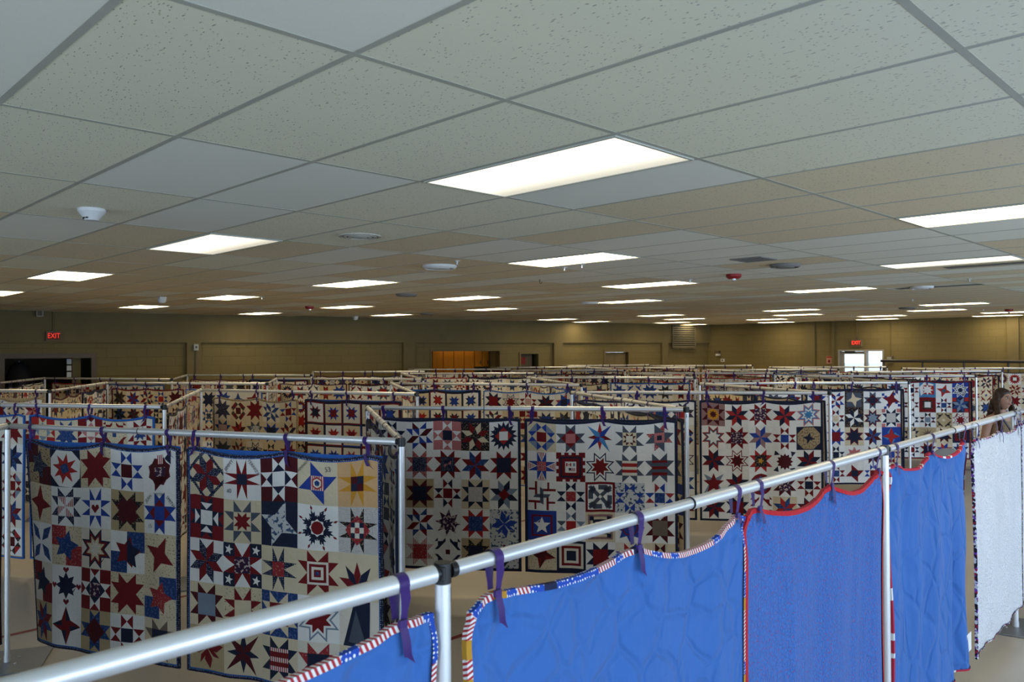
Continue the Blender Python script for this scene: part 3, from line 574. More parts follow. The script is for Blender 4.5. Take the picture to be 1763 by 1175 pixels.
Q9L = [[ohio('W', 'N', 'D'), pinstar('W', 'M', 'B'), ohio2('O', 'W', 'O', 'N'), lem('k', 'C', 'D') + [(2, 'k', starp(4, 0.3, 0.12))], sun('W', 'N', 'R', 'W')],
       [saw('C', 'D', 'b'), saw('W', 'r', 'n'), saw('W', 'D', 'n', 0.25, pinstar('n', 'O', 'N')[-4:]), lem('W', 'D', 'b'), saw('W', 'D', 'N')],
       [lem('C', 'D', 'N'), saw('T', 'M', 'N'), ohio('W', 'D', 'D', 'N'), saw('C', 'N', 'd'), lem('W', 'N', 's') + [(2, 'D', [(0.5, 0.3), (0.7, 0.5), (0.5, 0.7), (0.3, 0.5)])]],
       [saw('I', 'N', 'q'), pinstar('W', 'D', 'b'), ground('W') + [(1, 'h', starp(8, 0.47, 0.24, 0.1))], saw('W', 'R', 'b'), pwheel('f', 'B')],
       [saw('C', 'D', 'D'), saw('W', 'z', 'q'), paw('W', 'N', 'M'), saw('T', 'k', 'N'), lily('f', 'D', 'N')]]
Q9R = [[ringt('C', 'B', 's', 'D'), sawd('W', 'S', 'D', 'O'), six('W', 'R', 'B', 'D', 'L'), saw('W', 'S', 'C', 0.27, saw('C', 'M', 'I')[1:]), friend('W', 'S', 'O', 'r') + [(2, 'N', sq(0.42, 0.42, 0.58, 0.58))]],
       [saw('W', 'B', 'r', 0.34) + [(2, 'z', p) for p in all4([(0.37, 0.02), (0.63, 0.02), (0.5, 0.3)])], cren('D', 'N', 'W', 'W'), nest('W', 'N', 'W', 'D'), bars('W', 'S', 'I', 'R'), bars('W', 'S', 'D', 'S')],
       [tpin('W', 'D', 'S'), ohio('W', 'N', 'q'), interl('D', 'W', 'S'), ohio('f', 'B', 'f'), ohio('W', 'q', 'b', 'B')],
       [framed5('B', 'D', 'W'), ohio('W', 's', 'R', 'S'), rings('C', 'm', 'C', 'N', 'I') + [(5, 'N', p) for p in all4(sq(0.14, 0.14, 0.28, 0.28))], ground('W') + [(1, 'B', starp(8, 0.5, 0.3)), (2, 'D', starp(10, 0.27, 0.26)), (3, 'B', starp(10, 0.23, 0.22)), (4, 'q', starp(6, 0.1, 0.07))], saw('W', 'M', 'g')],
       [four('K', 'M', 0.2, 'D'), rings('N', 'I', 'D', 'I', 'N'), saw('W', 'N', 'D'), lem('I', 'B', 'R'), ohio('C', 'M', 'N')]]
Q14R = [[wreath('m', 'M', 'G', 'M'), lem('W', 'R', 'N'), saw('W', 'D', 'h'), lem('W', 'N', 'R'), nest('W', 'O', 'L', 'W', 'L')],
        [nest('W', 'R', 'S', 'W') + [(4, 'S', starp(16, 0.0, 0.0))][:0], saw('W', 'D', 'h'), lem('W', 'B', 'm'), ohio('W', 'D', 'B'), octo('N', 't', 'N')],
        [lem('W', 'N', 'D'), nest('W', 'D', 'W', 'D', 'M'), saw('W', 'R', 'k') + [(2, 'G', starp(5, 0.14, 0.07, 0.4))], ground('W') + [(1, 'M', starp(12, 0.36, 0.26))] + [(1, 'N', p) for p in all4([(0.1, 0.02), (0.3, 0.2), (0.06, 0.24)])], lem('W', 'D', 'N')],
        [ground('W') + [(1, 's', starp(4, 0.6, 0.2, PI / 4)), (2, 'D', starp(5, 0.46, 0.2, 0.0))], lem('W', 'D', 'N'), wheel('W', 'D', 'b'), saw('W', 'M', 'h'), ohio('W', 'D', 'N')],
        [lem('W', 'D', 'N'), saw('W', 'N', 'D'), paw('W', 'D', 'N'), lem('C', 'b', 'R'), nest('W', 'N', 'D')]]
Q15R = [[saw('W', 'B', 'D'), pinstar('W', 'D', 'B'), [(0, 'k', sq(0, 0, 1, 1)), (1, 'S', sq(0.1, 0.1, 0.9, 0.9)), (2, 'C', starp(4, 0.42, 0.16, -0.2))], sawd('W', 'S', 'M', 'N'), patch4('W', 'D', 'B')],
        [lem('I', 'N', 'R'), ohio('W', 'D', 'C', 'N'), lem('k', 'W', 'N'), nest('I', 'D', 'N', 's'), saw('W', 'N', 'd') + [(2, 'O', p) for p in all4(sq(0, 0, 0.2, 0.2))]],
        [saw('W', 'N', 'D'), saw('W', 'B', 'D'), nest('C', 'D', 'N'), lem('W', 'M', 'b'), four('B', 'R', 0, None) + [(1, 'L', p) for p in all4([(0.3, 0.3), (0.5, 0.02), (0.4, 0.4)])]],
        [lem('W', 'D', 'N'), ohio('W', 'N', 'N'), ground('W') + [(1, 'O', starp(8, 0.45, 0.25))], saw('W', 'M', 'N'), ohio('C', 'D', 'B')],
        [saw('W', 'D', 'B'), ohio('W', 'D', 'b'), friend('W', 'D', 'N'), ohio('W', 'B', 'D'), lem('W', 'R', 'N')]]
Q17R = [[saw('W', 'b', 'M'), ohio('W', 'D', 'N'), [(0, 'L', sq(0, 0, 1, 1)), (1, 'W', [(0, 0.3), (0.3, 0), (0.9, 0.1), (0.1, 0.9)])] + [(2, 'R', sq(0.25, 0.2, 0.9, 0.8)), (3, 'W', starp(8, 0.36, 0.2))], four('W', 'R', 0.3, None) + [(2, 'S', starp(6, 0.14, 0.13))], nest('B', 'W', 'N', 'W', 'N')],
        [saw('W', 'N', 'D'), ohio('W', 'M', 'W'), rings('D', 'D', 'k', 'W'), ohio('W', 'N', 'b', 'D'), lem('N', 's', 'b') + [(2, 'R', p) for p in all4(sq(0, 0, 0.25, 0.25))]],
        [lem('C', 'D', 'N'), ohio('W', 'N', 'W'), ohio('W', 'N', 's', 'M'), paw('T', 'k', 'C'), nest('I', 'D', 'W', 'D')],
        [saw('W', 'N', 'D'), saw('T', 'N', 'C'), ground('T') + [(1, 'k', starp(12, 0.46, 0.12)), (2, 'm', starp(12, 0.3, 0.1, 0.26))], saw('C', 'M', 'N'), rings('N', 'D', 'k')],
        [lem('W', 'D', 'b'), ohio('W', 'N', 'D'), saw('W', 'D', 'N'), lem('C', 'B', 'R'), saw('W', 'b', 'D')]]

# ------------------------------------------------------------------ quilts
def halve(p, a, b_, c):
    lo, hi = [], []; n = len(p); d = [a * x + b_ * y - c for x, y in p]
    for i in range(n):
        j = (i + 1) % n; di, dj = d[i], d[j]
        if di <= 1e-9: lo.append(p[i])
        if di >= -1e-9: hi.append(p[i])
        if (di < -1e-9 and dj > 1e-9) or (di > 1e-9 and dj < -1e-9):
            t = di / (di - dj); q = (p[i][0] + t * (p[j][0] - p[i][0]), p[i][1] + t * (p[j][1] - p[i][1])); lo.append(q); hi.append(q)
    return (lo if len(lo) > 2 else None), (hi if len(hi) > 2 else None)
def slabs(p, axis, n):
    """split a polygon into n equal slabs along one axis -> [(k, piece)]"""
    out = []; lo = min(q[axis] for q in p); hi = max(q[axis] for q in p); k0 = max(0, int(lo * n + 1e-6)); k1 = min(n - 1, int(math.ceil(hi * n - 1e-6)) - 1); cur = p
    for k in range(k0, k1 + 1):
        if cur is None: break
        if k == k1: out.append((k, cur)); break
        a, cur = halve(cur, 1 if axis == 0 else 0, 0 if axis == 0 else 1, (k + 1) / n)
        if a: out.append((k, a))
    return out
DROP = 0.085
M_rib = []
def ribbon_material():
    m, nt, b = base_mat('purple_satin', (0.036, 0.010, 0.125), 0.5, 0, 0.3); b.inputs['Sheen Weight'].default_value = 0.1
    tc = nn(nt, 'ShaderNodeTexCoord'); nz = nn(nt, 'ShaderNodeTexNoise'); nz.inputs['Scale'].default_value = 120; nt.links.new(tc.outputs['Object'], nz.inputs[0])
    bp = nn(nt, 'ShaderNodeBump'); bp.inputs['Strength'].default_value = 0.15; bp.inputs['Distance'].default_value = 0.002; nt.links.new(nz.outputs[0], bp.inputs['Height']); nt.links.new(bp.outputs[0], b.inputs['Normal'])
    return m
M_purple = ribbon_material()
def tie_mesh(tail, lean, w=0.027, r=0.0222):
    mb = MB(); n = 18; h = w / 2
    a0, a1 = math.radians(200), math.radians(-20)                     # over the bar, open below
    top = [(math.cos(a0 + (a1 - a0) * i / n) * r, math.sin(a0 + (a1 - a0) * i / n) * r) for i in range(n + 1)]
    back = [(0.012 * t + top[-1][0] * (1 - t) * 0.8, top[-1][1] + (-DROP + 0.006 - top[-1][1]) * t) for t in (0.4, 0.75, 1.0)]
    frnt = [(-0.006 * t + top[0][0] * (1 - t) * 0.9, top[0][1] + (-DROP + 0.004 - top[0][1]) * t) for t in (0.35, 0.7, 1.0)][::-1]
    path = frnt + top + back; th = 0.0012; vs = []
    for i, (y, z) in enumerate(path):
        k = 1.0 if 2 <= i <= len(path) - 3 else 0.72; sh = lean * 0.02 * (1 if i < 3 else 0)
        vs += [(-h * k + sh, y, z), (h * k + sh, y, z)]
    mb.add(vs, [(2 * i, 2 * i + 1, 2 * i + 3, 2 * i + 2) for i in range(len(path) - 1)])
    mb.box((-h * 0.75, -0.017, -DROP - 0.006), (h * 0.75, -0.008, -DROP + 0.010))                                    # knot
    q = [(0, -0.014, -DROP), (lean * 0.01, -0.022, -DROP - tail * 0.4), (lean * 0.022, -0.020, -DROP - tail * 0.75), (lean * 0.05, -0.018, -DROP - tail)]
    vs = []
    for i, (x, y, z) in enumerate(q): vs += [(x - h * 0.8, y, z + (0.0 if i < 3 else 0.018 * (1 if lean > 0 else -1))), (x + h * 0.8, y, z)]
    mb.add(vs, [(2 * i, 2 * i + 1, 2 * i + 3, 2 * i + 2) for i in range(3)])
    return mb.mesh('ribbon_tie', M_purple, smooth=True)
TIES = [tie_mesh(0.075, 1.0), tie_mesh(0.05, -0.8), tie_mesh(0.09, 0.4), tie_mesh(0.035, 0.2)]

class Quilt:
    def __init__(s, pos, e, W=1.365, H=1.365, seed=1, n=5, m=5, cells=4, sag=0.03, fold=0.012, ties=(0.07, 0.5, 0.93), curl=0.0, foldn=None):
        s.W, s.H, s.n, s.m, s.cells, s.ties = W, H, n, m, cells, ties; s.rg = random.Random(seed); rg = s.rg
        s.bw = 0.02; s.bs = (W - 2 * s.bw) / n; s.hs = (H - 2 * s.bw) / m
        s.sag, s.fold, s.curl, s.tens = sag, fold, curl, 0.0
        s.ph = [(rg.uniform(0, 6.28), rg.uniform(0.8, 1.25)) for _ in range(4)]; s.fn = foldn or rg.uniform(2.2, 3.4)
        s.sags = [sag * rg.uniform(0.6, 1.3) for _ in range(len(ties) + 1)]
        s.xs = [0.0] + [s.bw + s.bs * i / cells for i in range(n * cells + 1)] + [W]
        s.ts = [0.0] + [s.bw + s.hs * i / cells for i in range(m * cells + 1)] + [H]
        s.P = [[s.drape(x, t) for t in s.ts] for x in s.xs]
        s.root = empty('quilt', (pos.x, pos.y, PIPE - DROP - H), math.atan2(e.y, e.x))
    def sagx(s, x):
        T = [t * s.W for t in s.ties]
        if x < T[0]: return s.sags[0] * 0.5 * ((T[0] - x) / max(T[0], 1e-6)) ** 1.5
        if x > T[-1]: return s.sags[-1] * 0.5 * ((x - T[-1]) / max(s.W - T[-1], 1e-6)) ** 1.5
        for i in range(len(T) - 1):
            if T[i] <= x <= T[i + 1]: f = (x - T[i]) / (T[i + 1] - T[i]); return s.sags[i + 1] * 4 * f * (1 - f)
        return 0
    def drape(s, x, t):
        u = x / s.W; d = t / s.H; dz = -s.sagx(x) * math.exp(-t / 0.35)
        g = min(1.0, 0.35 + 1.4 * d); p = s.ph
        y = s.fold * g * (math.sin(u * s.fn * 6.28 * p[0][1] + p[0][0]) + 0.55 * math.sin(u * s.fn * 11.0 * p[1][1] + p[1][0] + d * 1.2) + 0.3 * math.sin(d * 7 * p[2][1] + p[2][0] + u * 3))
        y -= 0.012 * (s.sagx(x) / max(s.sag, 1e-3)) * math.exp(-t / 0.2)
        X = x - s.W / 2
        if s.curl and u < 0.3:
            k = (0.3 - u) / 0.3; X += s.curl * k * k * s.W * 0.5 * (0.4 + 0.6 * d); y += s.curl * k * k * 0.28 * (0.3 + d)
        y += 0.006 * d * math.sin(u * 9 + p[3][0])
        if s.tens:
            for k_, T in enumerate(s.ties):
                dx_ = x - T * s.W; r_ = math.hypot(dx_, t + 0.01); y += 0.010 * s.tens * math.sin(math.atan2(dx_, t + 0.03) * 6.5 + k_ * 1.7 + p[0][0]) * math.exp(-r_ / 0.38) * min(1.0, r_ / 0.08)
            for k_, (c_, w_) in enumerate(((0.22, 0.035), (0.47, 0.05), (0.71, 0.03), (0.88, 0.04))):
                cc_ = c_ + 0.05 * math.sin(p[k_][0]) + 0.03 * math.sin(d * 2.5 + p[k_][0]); y -= 0.016 * s.tens * math.exp(-((u - cc_) / w_) ** 2) * min(1, 0.25 + 1.2 * d)
        return (X, y, s.H - t + dz)
    def surf(s, i, j, a, b_, off):
        P = s.P
        if a + b_ <= 1.0:
            A, B, C = P[i][j], P[i + 1][j], P[i][j + 1]; w = (1 - a - b_, a, b_)
        else:
            A, B, C = P[i + 1][j + 1], P[i][j + 1], P[i + 1][j]; w = (a + b_ - 1, 1 - a, 1 - b_)
        return (A[0] * w[0] + B[0] * w[1] + C[0] * w[2], A[1] * w[0] + B[1] * w[1] + C[1] * w[2] - off, A[2] * w[0] + B[2] * w[1] + C[2] * w[2])
    def block(s, r, c, polys):
        vs, fs, ms, uvs, mats = [], [], [], [], []; N = s.cells; ox, oy = s.rg.uniform(0, 5), s.rg.uniform(0, 5); top = {}
        for lv, cloth, pl in polys:
            pl = [(min(1, max(0, x)), min(1, max(0, y))) for x, y in pl]
            if cloth not in mats: mats.append(cloth)
            mi = mats.index(cloth); off = 0.0012 + 0.0005 * lv
            for ci, pc in slabs(pl, 0, N):
                for cj, pq in slabs(pc, 1, N):
                    loc = [(x * N - ci, y * N - cj) for x, y in pq]
                    for half in halve(loc, 1, 1, 1.0):
                        if not half: continue
                        ar = abs(sum(half[k][0] * half[(k + 1) % len(half)][1] - half[(k + 1) % len(half)][0] * half[k][1] for k in range(len(half))))
                        if ar < 1e-4: continue
                        k0 = len(vs); cx_ = sum(q[0] for q in half) / len(half); cy_ = sum(q[1] for q in half) / len(half); up = cx_ + cy_ <= 1
                        for a, b_ in half:
                            if up and a + b_ > 1: f = 1 / (a + b_); a, b_ = a * f, b_ * f
                            if not up and a + b_ <= 1: a += 1e-7; b_ = 1.0000001 - a if a + b_ <= 1 else b_
                            vs.append(s.surf(1 + c * N + ci, 1 + r * N + cj, a, b_, off)); uvs += [ox + (ci + a) / N * s.bs, oy + (cj + b_) / N * s.hs]
                        fs.append(tuple(range(len(vs) - 1, k0 - 1, -1))); ms.append(mi)
        me = bpy.data.meshes.new('quilt_block'); me.from_pydata(vs, [], fs)
        for k in mats: me.materials.append(FAB[k])
        me.polygons.foreach_set('material_index', ms); uv = me.uv_layers.new(name='UVMap')
        flat = [0.0] * (2 * len(me.loops)); 
        for li, lp in enumerate(me.loops): flat[2 * li] = uvs[2 * lp.vertex_index]; flat[2 * li + 1] = uvs[2 * lp.vertex_index + 1]
        uv.data.foreach_set('uv', flat); me.update()
        return mesh_obj('quilt_block', me, s.root)
    def backing(s, mat, name='backing', thick=0.008, smooth=False):
        nx, ny = len(s.xs), len(s.ts); vs = [s.P[i][j] for i in range(nx) for j in range(ny)]; vs += [(x, y + thick, z) for x, y, z in vs]; K = nx * ny; f = []
        ix = lambda i, j: i * ny + j
        for i in range(nx - 1):
            for j in range(ny - 1):
                f += [(ix(i, j), ix(i, j + 1), ix(i + 1, j)), (ix(i + 1, j), ix(i, j + 1), ix(i + 1, j + 1))]; f += [(K + ix(i, j), K + ix(i + 1, j), K + ix(i + 1, j + 1), K + ix(i, j + 1))]
        loop = s.loop(); n = len(loop); f += [(ix(*loop[k]), ix(*loop[(k + 1) % n]), K + ix(*loop[(k + 1) % n]), K + ix(*loop[k])) for k in range(n)]
        me = bpy.data.meshes.new(name); me.from_pydata(vs, [], f); me.materials.append(mat)
        uv = me.uv_layers.new(name='UVMap'); flat = []
        for lp in me.loops: q = lp.vertex_index % K; flat += [s.xs[q // ny], s.H - s.ts[q % ny]]
        uv.data.foreach_set('uv', flat)
        if smooth: me.polygons.foreach_set('use_smooth', [True] * len(me.polygons))
        me.update(); return mesh_obj(name, me, s.root)
    def loop(s):
        nx, ny = len(s.xs), len(s.ts)
        return [(i, 0) for i in range(nx)] + [(nx - 1, j) for j in range(1, ny)] + [(i, ny - 1) for i in range(nx - 2, -1, -1)] + [(0, j) for j in range(ny - 2, 0, -1)]
    def binding(s, mat, w=0.013, thick=0.008):
        loop = s.loop(); nx, ny = len(s.xs), len(s.ts); vs, f, uvs = [], [], []; L = 0; prev = None
        for (i, j) in loop + [loop[0]]:
            x, y, z = s.P[i][j]; dx = (1 if i == 0 else -1 if i == nx - 1 else 0); dz = (-1 if j == 0 else 1 if j == ny - 1 else 0)
            if prev: L += math.dist(prev, (x, y, z))
            prev = (x, y, z)
            for k, (inn, off) in enumerate(((w, -0.0058), (-0.003, -0.004), (-0.003, thick + 0.004), (w, thick + 0.0055))): vs.append((x + dx * inn, y + off, z + dz * inn)); uvs.append((L, k * 0.012))
        n = len(loop)
        for k in range(n):
            for q in range(3): a, b_ = k * 4 + q, (k + 1) * 4 + q; f.append((a, a + 1, b_ + 1, b_))
        me = bpy.data.meshes.new('binding'); me.from_pydata(vs, [], f); me.materials.append(mat); uv = me.uv_layers.new(name='UVMap')
        flat = []
        for lp in me.loops: flat += uvs[lp.vertex_index]
        uv.data.foreach_set('uv', flat); me.update(); return mesh_obj('binding', me, s.root)
    def lip(s, mat):
        """backing cloth showing above the slack top edge"""
        vs, f, uvs = [], [], []; xs = [s.W * i / 40 for i in range(41)]
        for x in xs:
            X, y, z = s.drape(x, 0); h = 0.75 * s.sagx(x)
            vs += [(X, 0.004 + 0.008, z - 0.03), (X, 0.012, z + h + 0.002), (X, 0.016, z + h + 0.002), (X, 0.018, z - 0.03)]; uvs += [(x, 0), (x, h + 0.03), (x, h + 0.03), (x, 0)]
        for k in range(40): f += [(4 * k + q, 4 * k + 4 + q, 4 * k + 5 + q, 4 * k + 1 + q) for q in range(3)]
        me = bpy.data.meshes.new('backing_edge'); me.from_pydata(vs, [], f); me.materials.append(mat); uv = me.uv_layers.new(name='UVMap'); flat = []
        for lp in me.loops: flat += uvs[lp.vertex_index]
        uv.data.foreach_set('uv', flat); mesh_obj('backing_edge', me, s.root)
    def add_ties(s, kinds=None):
        for i, t in enumerate(s.ties):
            k = kinds[i] if kinds else s.rg.randrange(4)
            x, y, z = s.drape(t * s.W, 0); mesh_obj('ribbon_tie', TIES[k], s.root, Vector((x, 0.0, s.H + DROP)))
def inscribe(block_obj, q, r, c, txt, x, y, size, ang, mat):
    me = text_mesh(txt, size); bx = q.bw + (c + x) * q.bs; ty = q.bw + (r + y) * q.hs; X, Y, Z = q.drape(bx, ty)
    for v in me.vertices:
        px_, pz_ = v.co.x, v.co.y; xx = px_ * math.cos(ang) - pz_ * math.sin(ang); zz = px_ * math.sin(ang) + pz_ * math.cos(ang)
        _, yy, _ = q.drape(bx + xx, ty - zz); v.co = (X + xx, yy - 0.0075, Z + zz)
    me.materials.clear(); me.materials.append(mat); mesh_obj('inscription', me, block_obj)

# ------------------------------------------------------------------ display frames: points of the zigzag rows on the floor
M_pipe = noise_mat('brushed_aluminium', (0.74, 0.75, 0.76), (0.68, 0.69, 0.70), scale=6, rough=0.42, metal=0.6, stretch=(1, 1, 1))
M_blackp = noise_mat('black_plastic', (0.012, 0.012, 0.013), scale=20, rough=0.35)
M_steel = noise_mat('grey_base_steel', (0.20, 0.22, 0.25), scale=8, rough=0.45, metal=0.5)
M_slot = noise_mat('slot_shadow_black', (0.004, 0.004, 0.004), scale=9)
M_bolt = noise_mat('zinc_bolt', (0.75, 0.76, 0.78), scale=9, rough=0.3, metal=0.8)
post_proto = None
def make_post(p, ang, label, group):
    global post_proto
    if post_proto is None:
        r = empty('display_post')
        MB().tube((0, 0, 0.012), (0, 0, PIPE - 0.024), 0.0182, 20).build('upright_tube', M_pipe, r, smooth=True)
        cap = MB(); cap.tube((0, 0, PIPE - 0.026), (0, 0, PIPE + 0.022), 0.0198, 18).box((-0.022, -0.012, PIPE - 0.016), (0.021, 0.012, PIPE + 0.016)); cap.build('connector', M_blackp, r, bevel=0.0015)
        for a in (0.3, 2.2): MB().box((-0.0022, -0.0190, PIPE - 0.068), (0.0022, -0.0178, PIPE - 0.036)).build('hook_slot', M_slot, r, rz=a)
        MB().tube((0, -0.0175, PIPE - 0.042), (0, -0.0192, PIPE - 0.042), 0.0026, 10).build('rivet', M_bolt, r, rz=-0.25)
        bp = MB().box((-0.24, -0.24, 0.0025), (0.24, 0.24, 0.010)).build('base_plate', M_steel, r, bevel=0.002)
        for (x, y) in ((-0.06, -0.06), (0.06, -0.06), (0.06, 0.06), (-0.06, 0.06)): MB().tube((x, y, 0.010), (x, y, 0.0145), 0.008, 8).build('bolt', M_bolt, bp)
        MB().tube((0, 0, 0.010), (0, 0, 0.05), 0.021, 16).build('socket', M_pipe, r, smooth=True)
        post_proto = o = r
    else: o = copy_tree(post_proto)
    o.location = (p.x, p.y, 0); o.rotation_euler = (0, 0, ang)
    return tag(o, label, 'display post', group)
M_pipe_in = noise_mat('satin_aluminium_tube', (0.72, 0.73, 0.75), scale=7, rough=0.38, metal=0.6)
def crossbar(a, b_, label, group, split=0.4):
    d = (b_ - a); L = d.length; r = empty('crossbar', (a.x, a.y, PIPE), math.atan2(d.y, d.x)); g0 = 0.030
    MB().tube((g0, 0, 0), (L * split + 0.05, 0, 0), 0.0178, 18).build('inner_tube', M_pipe_in, r, smooth=True)
    MB().tube((L * split, 0, 0), (L - g0, 0, 0), 0.0207, 18).build('outer_tube', M_pipe, r, smooth=True)
    MB().tube((L * split - 0.004, 0, 0), (L * split + 0.002, 0, 0), 0.0210, 18).build('collar', M_slot, r, smooth=True)
    for x0, x1, rr in ((0.019, 0.036, 0.0185), (L - 0.036, L - 0.019, 0.0185)): MB().tube((x0, 0, 0), (x1, 0, 0), rr, 14).build('end_hook', M_blackp, r, smooth=True)
    return tag(r, label, 'crossbar', group)
def Pt(x, y): return Vector((x, y, 0))
ROWS = {
 'first': [('R', Pt(-2.85, 2.55), Pt(-3.455, 5.48)), ('P', Pt(-3.455, 5.48), Pt(-0.61, 4.40)), ('R', Pt(-0.61, 4.40), Pt(-1.27, 7.02)), ('P', Pt(-1.27, 7.02), Pt(1.44, 6.62)), ('R', Pt(1.44, 6.62), Pt(0.69, 9.34)), ('P', Pt(0.69, 9.34), Pt(3.54, 8.93)),
           ('R', Pt(3.54, 8.93), Pt(2.69, 11.5)), ('P', Pt(2.69, 11.5), Pt(5.69, 11.48)), ('R', Pt(5.69, 11.48), Pt(5.12, 14.46)), ('P', Pt(5.12, 14.46), Pt(8.06, 13.91)), ('R', Pt(8.06, 13.91), Pt(7.04, 16.6)), ('P', Pt(7.04, 16.6), Pt(10.25, 16.75)), ('R', Pt(10.25, 16.75), Pt(9.4, 19.3)), ('P', Pt(9.4, 19.3), Pt(12.3, 18.7))],
 'second': [('P', Pt(-6.05, 7.95), Pt(-3.15, 7.25)), ('R', Pt(-3.15, 7.25), Pt(-4.06, 10.45)), ('P', Pt(-4.06, 10.45), Pt(-1.08, 9.10)), ('R', Pt(-1.08, 9.10), Pt(-1.85, 12.2)), ('P', Pt(-1.85, 12.2), Pt(0.97, 11.2)), ('R', Pt(0.97, 11.2), Pt(0.27, 14.4)), ('P', Pt(0.27, 14.4), Pt(3.14, 13.76)),
            ('R', Pt(3.14, 13.76), Pt(2.39, 16.6)), ('P', Pt(2.39, 16.6), Pt(5.27, 16.07)), ('R', Pt(5.27, 16.07), Pt(4.6, 18.9)), ('P', Pt(4.6, 18.9), Pt(7.5, 18.4)), ('R', Pt(7.5, 18.4), Pt(6.8, 21.2)), ('P', Pt(6.8, 21.2), Pt(9.7, 20.7))],
 'third': [('P', Pt(-8.85, 10.95), Pt(-5.95, 10.3)), ('R', Pt(-5.95, 10.3), Pt(-6.57, 12.99)), ('P', Pt(-6.57, 12.99), Pt(-3.73, 12.19)), ('R', Pt(-3.73, 12.19), Pt(-4.3, 14.61)), ('P', Pt(-4.3, 14.61), Pt(-1.53, 13.77)), ('R', Pt(-1.53, 13.77), Pt(-2.4, 17.3)), ('P', Pt(-2.4, 17.3), Pt(0.49, 16.9)),
           ('R', Pt(0.49, 16.9), Pt(-0.03, 19.6)), ('P', Pt(-0.03, 19.6), Pt(2.66, 18.9)), ('R', Pt(2.66, 18.9), Pt(2.0, 21.7)), ('P', Pt(2.0, 21.7), Pt(4.85, 21.1)), ('R', Pt(4.85, 21.1), Pt(4.1, 23.8)), ('P', Pt(4.1, 23.8), Pt(7.0, 23.3))],
 'fourth': [('R', Pt(-8.39, 13.0), Pt(-9.05, 15.5)), ('P', Pt(-9.05, 15.5), Pt(-6.08, 14.3)), ('R', Pt(-6.08, 14.3), Pt(-6.9, 17.0)), ('P', Pt(-6.9, 17.0), Pt(-4.1, 16.35)), ('R', Pt(-4.1, 16.35), Pt(-4.7, 18.9)), ('P', Pt(-4.7, 18.9), Pt(-2.0, 18.6)), ('R', Pt(-2.0, 18.6), Pt(-2.7, 20.75)), ('P', Pt(-2.7, 20.75), Pt(0.0, 20.5)), ('R', Pt(0.0, 20.5), Pt(-0.6, 22.6)), ('P', Pt(-0.6, 22.6), Pt(2.2, 22.3)), ('R', Pt(2.2, 22.3), Pt(1.5, 24.3)), ('P', Pt(1.5, 24.3), Pt(4.3, 25.0))],
}
BACKS = {'navy': FAB['N'], 'blue': FAB['b'], 'royal': fabric('bright_blue_backing', (0.03, 0.12, 0.42)), 'tan': FAB['T'], 'maroon': FAB['M'], 'white': FAB['W']}
BIND = {'navy': FAB['N'], 'blue': BACKS['royal'], 'maroon': FAB['M'], 'red': FAB['R'], 'black print': FAB['k'], 'dark red': FAB['D'], 'tan': FAB['t']}
KNOWN = {('first', 1, 0): (Q1L, 'blue', 'quilt with blue star round a maroon square in its top row, nearest row left'), ('first', 1, 1): (Q1R, 'blue', 'quilt with orange star in its top right corner, nearest row'),
         ('first', 3, 0): (Q9L, 'navy', 'quilt with navy spiky sunburst in its top right corner'), ('first', 3, 1): (Q9R, 'navy', 'quilt with crooked red and blue spiked star and flags block'),
         ('first', 5, 1): (Q14R, 'navy', 'quilt with gold wreath star in its top left corner'), ('first', 7, 1): (Q15R, 'navy', 'quilt with red star among blue squares at its top right'), ('first', 9, 1): (Q17R, 'dark red', 'quilt with pale blue frame block, in front of the brown haired woman')}
M_ink = noise_mat('pen_ink', (0.06, 0.06, 0.08), scale=30)
def sashed_grid(rg, n, m):
    return [[sashed(rg.choice('NNDN'), rg.choice('DNB'), rg.choice('ICW'), rg.choice('DNRB'), rg.choice('NBDR')) for _ in range(n)] for _ in range(m)]
BN = {0: 'left', 1: 'right'}
def bar_word(kind): return 'facing' if kind == 'P' else 'receding'
qid = 0
